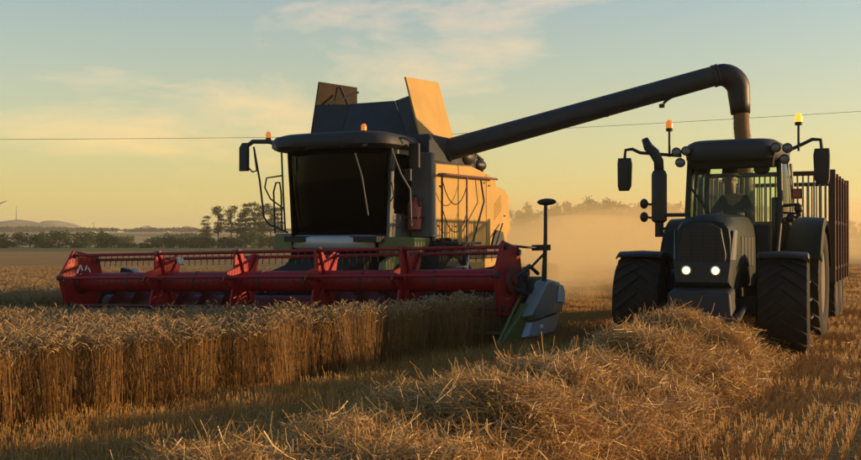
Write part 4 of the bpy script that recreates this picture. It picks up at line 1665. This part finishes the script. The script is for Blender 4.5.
# ------------------------------------------------------------------ trailer
Tr = empty('grain_trailer', (OT[0], OT[1], 0), (0, 0, -PSI))
tag(Tr, 'tall dark ribbed trailer with slatted front coupled behind the tractor', 'trailer')
Y0, Y1, ZF, ZT, HW = 5.60, 9.75, 1.08, 3.06, 1.18
b = MB()
b.box(-HW, HW, Y0, Y1, ZF - .08, ZF)
b.box(-.55, -.40, Y0, Y1 - .1, .72, ZF - .08)
b.box(.40, .55, Y0, Y1 - .1, .72, ZF - .08)
b.build('chassis', M['trailer'], Tr, 30, .015)
rod(Tr, 'drawbar', [(0, 3.85, .6), (0, 4.9, .72), (0, 5.65, .86)], .09, 'trailer')
for s in (-1, 1):
    rod(Tr, 'drawbar_brace', [(0, 4.5, .68), (s * .47, 5.6, .88)], .06, 'trailer')
    gz = []
    for y in (7.15, 8.45):
        gx, gy = to_world(OT, s * .95, y)
        wheel(Tr, s * .95, y, .57 + float(ground_z(gx, gy)), .59, .50, 18, s)
    b = MB()
    xa, xb = sorted((s * (HW - .03), s * HW))
    b.box(xa, xb, Y0, Y1, ZF + .002, 2.03)
    b.build('side_wall', M['trailer'], Tr, 0)
    bb = MB()
    bb.box(-.012, .012, -.022, .022, 2.03, ZT - .09)
    bm_ = bb.mesh('bar', M['trailer'], 0)
    for k in range(31):  # upper side shaped as open bars so sun reaches the combine's panels
        inst('bar', bm_, Tr, (s * (HW - .015), Y0 + .12 + k * (Y1 - Y0 - .24) / 30, 0))
    for k in range(6):
        y = Y0 + .04 + k * (Y1 - Y0 - .16) / 5
        b = MB()
        xa, xb = sorted((s * (HW + .002), s * (HW + .085)))
        b.box(xa, xb, y, y + .08, .86, ZT - .02)
        b.build('side_post', M['trailer'], Tr, 0, .012)
    for z in (ZF + .02, 2.02, ZT - .10):
        b = MB()
        xa, xb = sorted((s * (HW + .003), s * (HW + .05)))
        b.box(xa, xb, Y0 + .02, Y1 - .02, z, z + .07)
        b.build('side_rail', M['trailer'], Tr, 0, .01)
for yy, nm in ((Y0, 'front'), (Y1, 'rear')):
    b = MB()
    b.box(-HW + .04, HW - .04, yy - .02, yy + .02, ZF + .003, 1.98)
    b.build('end_panel', M['trailer'], Tr, 0)
    for z in (1.98, ZT - .09):
        b = MB()
        b.box(-HW, HW, yy - .045, yy + .045, z, z + .09)
        b.build('end_rail', M['trailer'], Tr, 0, .012)
    for s in (-1, 1):
        b = MB()
        xa, xb = sorted((s * (HW - .04), s * (HW + .09)))
        b.box(xa, xb, yy - .06, yy + .06, .90, ZT + .02)
        b.build('corner_post', M['trailer'], Tr, 0, .015)
    nb = 22
    bb = MB()
    bb.box(-.016, .016, -.012, .012, 2.07, ZT - .09)
    bm_ = bb.mesh('bar', M['bar'], 0)
    for k in range(nb):
        x = -HW + .10 + k * (2 * HW - .20) / (nb - 1)
        inst('bar', bm_, Tr, (x, yy, 0))
for s in (-1, 1):
    b = MB()
    b.box(s * .78 - .1, s * .78 + .1, Y1 + .06, Y1 + .10, .80, .92)
    b.build('tail_lamp', M['extred'], Tr, 30, .01)

# grain heap in the trailer and the falling grain
b = MB()
rows = []
for j in range(15):
    y = Y0 + .10 + (Y1 - Y0 - .2) * j / 14
    row = []
    for i in range(11):
        x = -HW + .06 + (2 * HW - .12) * i / 10
        row.append((x, y, 1.55 + .38 * math.exp(-((x + .4) ** 2 + (y - 6.9) ** 2) / 1.4) + random.uniform(-.012, .012)))
    rows.append(row)
b.sheet(rows)
gh = b.build('grain_heap', M['grain'], None, 60)
gh.location = (OT[0], OT[1], 0)
gh.rotation_euler = (0, 0, -PSI)
tag(gh, 'heap of wheat grain filling the trailer', kind='stuff')
sx_, sy_ = to_world(OC, SPOUT.x, SPOUT.y)
b = MB()
P, rr = [], []
for k in range(15):
    t = k / 14
    P.append((sx_ + .16 * t * CP + random.uniform(-.008, .008), sy_ - .16 * t * SP, SPOUT.z + .10 - (SPOUT.z - 1.75) * t))
    rr.append(.165 * (1 - .12 * t) + random.uniform(-.008, .008))
b.tube(P, rr, 18)
rd = random.Random(5)
for k in range(1600):
    t = rd.random()
    a = rd.uniform(0, 6.283)
    q = .155 + abs(rd.gauss(0, .018))
    p = Vector((sx_ + .16 * t * CP + q * math.cos(a), sy_ - .16 * t * SP + q * math.sin(a), SPOUT.z + .05 - (SPOUT.z - 1.8) * t))
    e_ = .007
    b.add([p + Vector((0, 0, e_ * 2)), p + Vector((e_, 0, 0)), p + Vector((-e_, e_, 0)), p + Vector((-e_, -e_, 0))], [(0, 1, 2), (0, 2, 3), (0, 3, 1), (1, 3, 2)])
tag(b.build('falling_grain', M['grain'], None, 50), 'stream of wheat grain pouring from the auger spout', kind='stuff')


# ------------------------------------------------------------------ driver
def skinned(name, verts, edges, radii, m, parent, root=0, sub=2):
    me = bpy.data.meshes.new(name)
    me.from_pydata([tuple(v) for v in verts], edges, [])
    o = bpy.data.objects.new(name, me)
    COL.objects.link(o)
    o.parent = parent
    o.modifiers.new('skin', 'SKIN')
    if not me.skin_vertices:
        pass
    for i, r_ in enumerate(radii):
        sv = me.skin_vertices[0].data[i]
        sv.radius = (r_, r_) if not isinstance(r_, tuple) else r_
        sv.use_root = (i == root)
    sd = o.modifiers.new('sub', 'SUBSURF')
    sd.levels = sub
    sd.render_levels = sub
    me.materials.append(m)
    return o


PX, PY = -.14, 2.56
dg = empty('person', (OT[0], OT[1], -.10), (0, 0, -PSI))
tag(dg, 'person in dark jacket and brimmed hat sitting at the tractor wheel', 'person')
dg.scale = (1.14, 1.14, 1.14)
_p = Vector((PX, PY, 1.74))
_o = Matrix.Rotation(-PSI, 3, 'Z') @ (_p - 1.14 * _p + Vector((0, 0, -.10)))
dg.location = Vector((OT[0], OT[1], 0)) + _o
V, E_, Rr = [], [], []


def vtx(p, r_, par=None):
    V.append(Vector(p))
    Rr.append(r_)
    if par is not None:
        E_.append((par, len(V) - 1))
    return len(V) - 1


pel = vtx((PX, PY, 1.86), .15)
sp1 = vtx((PX, PY - .02, 2.08), .145, pel)
sp2 = vtx((PX - .02, PY - .07, 2.30), .16, sp1)
nk = vtx((PX - .04, PY - .10, 2.50), .06, sp2)
hd1 = vtx((PX - .06, PY - .13, 2.63), .085, nk)
hd2 = vtx((PX - .065, PY - .14, 2.74), .095, hd1)
hd3 = vtx((PX - .065, PY - .13, 2.82), .07, hd2)
nose = vtx((PX - .075, PY - .245, 2.68), .014, hd1)
for s in (-1, 1):
    ear = vtx((PX - .065 + s * .10, PY - .12, 2.69), .018, hd2)
    sh_ = vtx((PX + s * .18, PY - .07, 2.40), .075, sp2)
    el = vtx((PX + s * .27, PY - .26, 2.20), .05, sh_)
    wr = vtx((PX + s * .16 + .02, PY - .55, 2.16), .034, el)
    pm = vtx((PX + s * .15 + .02, PY - .62, 2.17), .034, wr)
    for fi, (dx, ll) in enumerate(((-.03, .06), (-.012, .075), (.008, .07), (.026, .05))):
        k1 = vtx((PX + s * .15 + .02 + dx, PY - .62 - ll * .7, 2.185), .010, pm)
        vtx((PX + s * .15 + .02 + dx, PY - .62 - ll, 2.15), .009, k1)
    k1 = vtx((PX + s * .15 + .02 - s * .045, PY - .62, 2.19), .011, wr)
    vtx((PX + s * .15 + .02 - s * .06, PY - .655, 2.17), .010, k1)
    hip = vtx((PX + s * .11, PY - .05, 1.83), .10, pel)
    kn = vtx((PX + s * .16, PY - .50, 1.86), .07, hip)
    an_ = vtx((PX + s * .16, PY - .62, 1.42), .05, kn)
    vtx((PX + s * .16, PY - .80, 1.34), .045, an_)
body = skinned('body', V, E_, Rr, M['skin'], dg)


def sub_skel(name, idx, grow, m):
    mp_ = {o_: n_ for n_, o_ in enumerate(idx)}
    ed = [(mp_[a], mp_[b_]) for a, b_ in E_ if a in mp_ and b_ in mp_]
    return skinned(name, [V[i] for i in idx], ed, [Rr[i] + grow for i in idx], m, dg)


n_arm = [i for i, v in enumerate(V)]
jk = [pel, sp1, sp2]
tr = [pel]
for i, (a, b_) in enumerate(E_):
    pass
# per side: ear, shoulder, elbow, wrist, palm, 8 finger verts, 2 thumb verts, hip, knee, ankle, toe
per = 19
st0 = nose + 1
for s in range(2):
    o_ = st0 + s * per
    jk += [o_ + 1, o_ + 2, o_ + 3]
    tr += [o_ + 15, o_ + 16, o_ + 17, o_ + 18]
sub_skel('jacket', jk, .018, M['cloth'])
sub_skel('trousers', tr, .016, M['cloth'])
hx, hy, hz = PX - .065, PY - .13, 2.77
b = MB()
b.lathe([(.112, hz - .01), (.118, hz + .03), (.112, hz + .10), (.085, hz + .14), (.02, hz + .15)], 20, 'z', (hx, hy, 0))
b.lathe([(.10, hz + .012), (.175, hz - .012), (.18, hz - .006), (.10, hz + .022)], 20, 'z', (hx, hy, 0))
b.build('hat', M['hat'], dg, 50)
b = MB()
b.ball((hx, hy + .03, 2.70), (.098, .085, .09), 14, 8)
b.build('hair', M['hat'], dg, 50)


# ------------------------------------------------------------------ trees and hedge
def leaf_cloud(blobs, count, size, m, seed, flat=0.0):
    """crown: small leaf faces spread through several uneven lobes"""
    r_ = np.random.default_rng(seed)
    wts = np.array([bl[3] * bl[4] * bl[5] for bl in blobs]) ** .67
    wts /= wts.sum()
    which = r_.choice(len(blobs), count, p=wts)
    B = np.array(blobs)[which]
    d = r_.normal(size=(count, 3))
    d /= np.linalg.norm(d, axis=1, keepdims=True)
    rad = r_.random(count) ** .45
    c = B[:, :3] + d * B[:, 3:6] * rad[:, None] * r_.uniform(.75, 1.2, (count, 1))
    u = r_.normal(size=(count, 3))
    u /= np.linalg.norm(u, axis=1, keepdims=True)
    v = np.cross(u, r_.normal(size=(count, 3)))
    v /= np.linalg.norm(v, axis=1, keepdims=True)
    if flat:
        u[:, 2] *= 1 - flat
        v[:, 2] *= 1 - flat
    s = size * r_.uniform(.6, 1.4, (count, 1))
    q = np.stack([c - u * s, c + v * s * .6, c + u * s, c - v * s * .6], 1).reshape(-1, 3)
    f = np.arange(count * 4).reshape(-1, 4)
    me = bpy.data.meshes.new('crown')
    me.from_pydata(q.tolist(), [], f.tolist())
    me.materials.append(m)
    return me


def trunk_mesh(h, r0, limbs, seed):
    rd = random.Random(seed)
    b = MB()
    P = [(0, 0, -.3)]
    for k in range(1, 6):
        P.append((P[-1][0] + rd.gauss(0, .04 * h / 5), P[-1][1] + rd.gauss(0, .04 * h / 5), h * k / 5))
    b.tube(P, [r0 * (1 - .75 * k / 5) for k in range(6)], 7)
    for k in range(limbs):
        t = rd.uniform(.35, .95)
        i = min(4, int(t * 5))
        p = Vector(P[i]).lerp(Vector(P[i + 1]), t * 5 - i)
        a = rd.uniform(0, 6.283)
        ll = h * rd.uniform(.18, .34)
        q = p + Vector((math.cos(a), math.sin(a), rd.uniform(.2, .9))).normalized() * ll * .5
        e = q + Vector((math.cos(a), math.sin(a), rd.uniform(.3, 1.2))).normalized() * ll * .5
        b.tube([p, q, e], [r0 * .38, r0 * .25, r0 * .1], 5)
    return b.mesh('trunk', M['bark'], 50)


def bush_kind(seed, w, h, m):
    rd = random.Random(seed)
    blobs = []
    for k in range(12):
        blobs.append((rd.uniform(-w * .36, w * .36), rd.uniform(-w * .25, w * .25), h * rd.uniform(.10, .74), w * rd.uniform(.16, .28), w * rd.uniform(.14, .24), h * rd.uniform(.18, .28)))
    return leaf_cloud(blobs, 2200, .17, m, seed), trunk_mesh(h * .6, .12, 5, seed)


def pine_kind(seed, h, lean=0):
    """wind-blown pine: bare lower trunk, flat ragged tiers above"""
    rd = random.Random(seed)
    blobs = []
    n_ = rd.randint(6, 8)
    for k in range(n_):
        t = .42 + .56 * k / (n_ - 1)
        w = h * (.225 - .12 * (t - .4)) * rd.uniform(.65, 1.25)
        blobs.append((rd.uniform(-.8, .8) * h * .09 + lean * t, rd.uniform(-.8, .8) * h * .09, h * t, w, w * .9, h * .055 * rd.uniform(.8, 1.5)))
    return leaf_cloud(blobs, 2000, .20, M['pine'], seed, .3), trunk_mesh(h * .93, h * .022, 7, seed)


def wood_kind(seed, h, w):
    rd = random.Random(seed)
    blobs = []
    for k in range(10):
        t = rd.uniform(.12, .92)
        q = w * .5 * (1.15 - abs(t - .5))
        blobs.append((rd.uniform(-1, 1) * q * .6, rd.uniform(-1, 1) * q * .6, h * t, w * rd.uniform(.16, .28), w * rd.uniform(.16, .28), h * rd.uniform(.09, .16)))
    return leaf_cloud(blobs, 1500, .32, M['leafd'], seed), trunk_mesh(h * .75, h * .022, 6, seed)


def plant_tree(name, kind, X, Y, label, cat, group, sc_=(1, 1, 1), rz=0.0, dz=0.0):
    t = empty(name, (X, Y, float(ground_z(X, Y)) + dz), (0, 0, rz))
    t.scale = sc_
    inst('crown', kind[0], t)
    inst('trunk', kind[1], t)
    tag(t, label, cat, group)
    return t


KB = [bush_kind(11 + i, 5.5, 3.6, M['leafd']) for i in range(4)]
KL = [bush_kind(31 + i, 4.5, 3.2, M['leafl']) for i in range(2)]
KP = [pine_kind(51 + i, 10.5, (i - 2) * .3) for i in range(5)]
KW = [wood_kind(71 + i, 12.0, 8.0) for i in range(5)]
HD = 240.0
# (x pixel of the middle, top pixel, width in pixels, kind)
hedge = [(-12, 233, 22, 'd', 'dark hedge bush cut by the left edge of the picture'),
         (7, 236.5, 17, 'd', 'low dark hedge bush near the left edge'),
         (30, 234, 24, 'd', 'broad dark hedge bush left of the tall round one'),
         (46, 233, 20, 'd', 'dark hedge bush second left of the light gap'),
         (66, 232, 22, 'd', 'tall round dark hedge tree left of the header end'),
         (80, 239, 13, 'l', 'small light green shrub in the hedge gap'),
         (95, 233.5, 22, 'd', 'dark hedge bush just right of the light gap'),
         (111, 232, 22, 'd', 'tall dark hedge bush above the reel end plate'),
         (127, 237, 15, 'l', 'light green hedge shrub beside the tall dark bush'),
         (143, 242, 16, 'd', 'low dark shrub between light shrub and long hedge'),
         (158, 237.5, 24, 'd', 'dark hedge bush above the left reel bracket'),
         (180, 235, 26, 'd', 'wide dark hedge bush left of the pines'),
         (203, 236, 26, 'd', 'dark hedge bush under the leftmost pine'),
         (224, 235, 24, 'd', 'dark hedge bush under the middle pines'),
         (247, 232, 28, 'd', 'big dark bush at the foot of the pines'),
         (270, 233, 24, 'd', 'dark bush seen behind the cab rails'),
         (296, 234, 26, 'd', 'dark bush hidden behind the combine cab')]
for i, (px, top_, wp, kd, lb) in enumerate(hedge):
    d = HD + (i * 37 % 11) - 5
    X, Y, Zt = px_world(px, top_, d)
    g = float(ground_z(X, Y))
    kk = (KB if kd == 'd' else KL)[i % (4 if kd == 'd' else 2)]
    hh = Zt - g
    ww = wp / 1000 * d * 1.25
    base_w, base_h = (5.5, 3.6) if kd == 'd' else (4.5, 3.2)
    plant_tree('hedge_bush', kk, X, Y, lb, 'bush', 'hedge bushes along the far field edge', (ww / base_w * 1.25, ww / base_w, hh / base_h * 1.2), i * 1.7)
pines = [(207, 216, 'short ragged pine at the left end of the pine row'), (218, 207, 'tall ragged pine second from the left of the row'),
         (231, 206, 'tall upright pine third from the left of the row'), (241, 211, 'thin pine fourth from the left of the row'),
         (246, 203.5, 'tallest pine of the row left of the cab rails'), (254, 202.5, 'slim bare stemmed pine just left of the cab rail'),
         (262, 206, 'pine seen beside the outer cab rail'), (270, 204, 'pine seen between the cab hand rails'), (278, 208, 'pine closest to the combine windscreen')]
for i, (px, top_, lb) in enumerate(pines):
    d = 255 + (i * 29 % 13)
    X, Y, Zt = px_world(px, top_, d)
    g = float(ground_z(X, Y))
    f_ = (Zt - g) / 10.8
    plant_tree('pine_tree', KP[i % 5], X, Y, lb, 'pine tree', 'ragged pines left of the combine', (f_ * .95, f_ * .95, f_), i * 2.1)
# wood beyond, seen through the dust between the combine and the tractor
rd = random.Random(3)
px, i = 500, 0
while px < 905:
    d = rd.uniform(285, 315)
    top_ = 200 + 4 * math.sin(px * .05) + rd.uniform(-3, 4) + (3 if px < 520 else 0) + (22 * min(1, max(0, (px - 790) / 40)))
    X, Y, Zt = px_world(px, top_, d)
    g = float(ground_z(X, Y))
    f_ = (Zt - g) / 12.5
    if 500 <= px <= 645:
        lb = 'dust-veiled tree in the wood between combine and tractor'
        gp = 'wood between combine and tractor'
    else:
        lb = 'dust-veiled tree in the wood behind the tractor'
        gp = 'wood behind the tractor'
    plant_tree('wood_tree', KW[i % 5], X, Y, lb, 'tree', gp, (f_ * rd.uniform(.8, 1.0), f_, f_), rd.uniform(0, 6))
    px += rd.uniform(4.8, 7.4)
    i += 1
# far woodland strips on the rise: one dark mass each
def far_wood(pts, d, label, seed):
    r_ = np.random.default_rng(seed)
    blobs = []
    for (xa, ta), (xb, tb_) in zip(pts[:-1], pts[1:]):
        for px in np.arange(xa, xb, 2.2):
            tp = ta + (tb_ - ta) * (px - xa) / (xb - xa) + r_.uniform(-.6, .6)
            X, Y, Zt = px_world(px, tp, d + r_.uniform(-15, 15))
            g = float(ground_z(X, Y))
            hgt = max(2.0, Zt - g)
            blobs.append((X, Y, g + hgt * .5, 3.2, 3.2, hgt * .5))
    me = leaf_cloud(blobs, len(blobs) * 70, .9, M['leafd'], seed)
    o = bpy.data.objects.new('distant_wood', me)
    COL.objects.link(o)
    return tag(o, label, kind='stuff')


far_wood([(-60, 227), (30, 226), (60, 227), (115, 228), (119, 229)], 920, 'dark far woodland strip below the hills', 5)
far_wood([(124, 229), (150, 228), (190, 228), (215, 229), (300, 229)], 940, 'dark far woodland strip left of the pines', 6)
far_wood([(175, 237), (190, 233), (205, 237)], 520, 'small dark copse in the far field', 8)

# ------------------------------------------------------------------ power line, mast, wind turbines
def wire(pts, label):
    P = [px_world(*p) for p in pts]
    o = MB().tube(P, .02, 6).build('power_line', M['wire'], None, 60)
    return tag(o, label, 'wire')


def sag(a, b, n_=14):
    out = []
    for k in range(n_ + 1):
        t = k / n_
        out.append((a[0] + (b[0] - a[0]) * t, a[1] + (b[1] - a[1]) * t + 2.0 * (4 * t * (1 - t)), 95))
    return out


wire(sag((-300, 139), (430, 135)) + sag((430, 135), (1150, 92))[1:], 'thin power line crossing the sky behind both machines')

X, Y, Z = px_world(16, 221, 1290)
b = MB()
b.tube([(X, Y, Z - 8), (X, Y, Z + 3), (X, Y, Z + 11), (X, Y, Z + 20)], [.9, .6, .35, .15], 8)
b.box(X - 1.2, X + 1.2, Y - 2, Y + 2, Z - 6, Z + 1)
tag(b.build('radio_mast', M['wire'], None, 30), 'thin radio mast on the hill at left', 'mast')


def turbine(px, py, d, blade, rot0, label, yaw):
    X, Y, Z = px_world(px, py, d)
    g = float(ground_z(X, Y))
    t = empty('wind_turbine', (X, Y, g), (0, 0, yaw))
    tag(t, label, 'wind turbine')
    hub = Z - g
    MB().tube([(0, 0, -1), (0, 0, hub * .5), (0, 0, hub)], [blade * .06, blade * .05, blade * .035], 10).build('tower', M['turbine'], t, 50)
    MB().ball((0, -blade * .06, hub), (blade * .05, blade * .12, blade * .05), 10, 6).build('nacelle', M['turbine'], t, 50)
    for k in range(3):
        a = R(rot0 + 120 * k)
        c, s = math.cos(a), math.sin(a)
        bb = MB()
        rings = []
        for f_, w_ in ((0.0, .035), (.15, .075), (.5, .055), (1.0, .015)):
            p = Vector((c * blade * f_, -blade * .16, hub + s * blade * f_))
            n_ = Vector((-s, 0, c)) * blade * w_
            e = Vector((0, blade * .012, 0))
            rings.append([p - n_, p + e, p + n_, p - e])
        bb.loft(rings).build('blade', M['turbine'], t, 40)


turbine(-9, 207.5, 700, 12.0, 24, 'wind turbine whose blade tip enters at the left edge', .2)
turbine(94, 224.0, 1200, 4.5, 50, 'tiny wind turbine on the horizon left of the pines', -.3)


# ------------------------------------------------------------------ air: haze over everything, harvest dust behind the machines
def volume(name, density, col, aniso, plume=0):
    m = bpy.data.materials.new(name)
    m.use_nodes = True
    t = m.node_tree
    t.nodes.remove(t.nodes['Principled BSDF'])
    pv = t.nodes.new('ShaderNodeVolumePrincipled')
    pv.inputs['Density'].default_value = density
    pv.inputs['Color'].default_value = (*col, 1)
    pv.inputs['Anisotropy'].default_value = aniso
    if plume:                                       # uneven, billowing dust
        co = t.nodes.new('ShaderNodeTexCoord')
        nz = t.nodes.new('ShaderNodeTexNoise')
        nz.inputs['Scale'].default_value = plume
        nz.inputs['Detail'].default_value = 3
        t.links.new(co.outputs['Object'], nz.inputs['Vector'])
        mr = t.nodes.new('ShaderNodeMapRange')
        mr.inputs['From Min'].default_value = 0.38
        mr.inputs['From Max'].default_value = 0.66
        mr.inputs['To Max'].default_value = density * 2
        t.links.new(nz.outputs['Fac'], mr.inputs['Value'])
        t.links.new(mr.outputs['Result'], pv.inputs['Density'])
    t.links.new(pv.outputs[0], t.nodes['Material Output'].inputs['Volume'])
    return m


hz_ = MB().box(-2650, 2650, -125, 2950, -3.0, 56.0).build('haze', volume('haze_air', .00035, (.98, .87, .66), .35), None, 0)
tag(hz_, 'thin golden evening haze over the fields', kind='stuff')
for (px, d, z, rx, ry, rz_, dn, lb) in ((585, 40, 0.2, 8, 13, 2.5, .07, 'low golden dust drifting between combine and tractor'),
                                       (570, 70, 0.2, 16, 20, 4.4, .015, 'golden dust drifting behind the combine tail'),
                                       (565, 110, 0.2, 30, 30, 6.5, .007, 'wide golden dust bank behind the combine'),
                                       (600, 170, 0.2, 55, 45, 12.0, .0028, 'tall thin dust veil in front of the wood'),
                                       (790, 90, 0.2, 30, 34, 5.2, .018, 'golden dust bank behind the tractor')):
    X, Y, _z = px_world(px, 240, d)
    bl = MB().ball((X, Y, z), (rx, ry, rz_), 32, 16).build('dust_cloud', volume('harvest_dust', dn, (.99, .78, .40), .2, .22 if d < 80 else 0), None, 60)
    tag(bl, lb, kind='stuff')
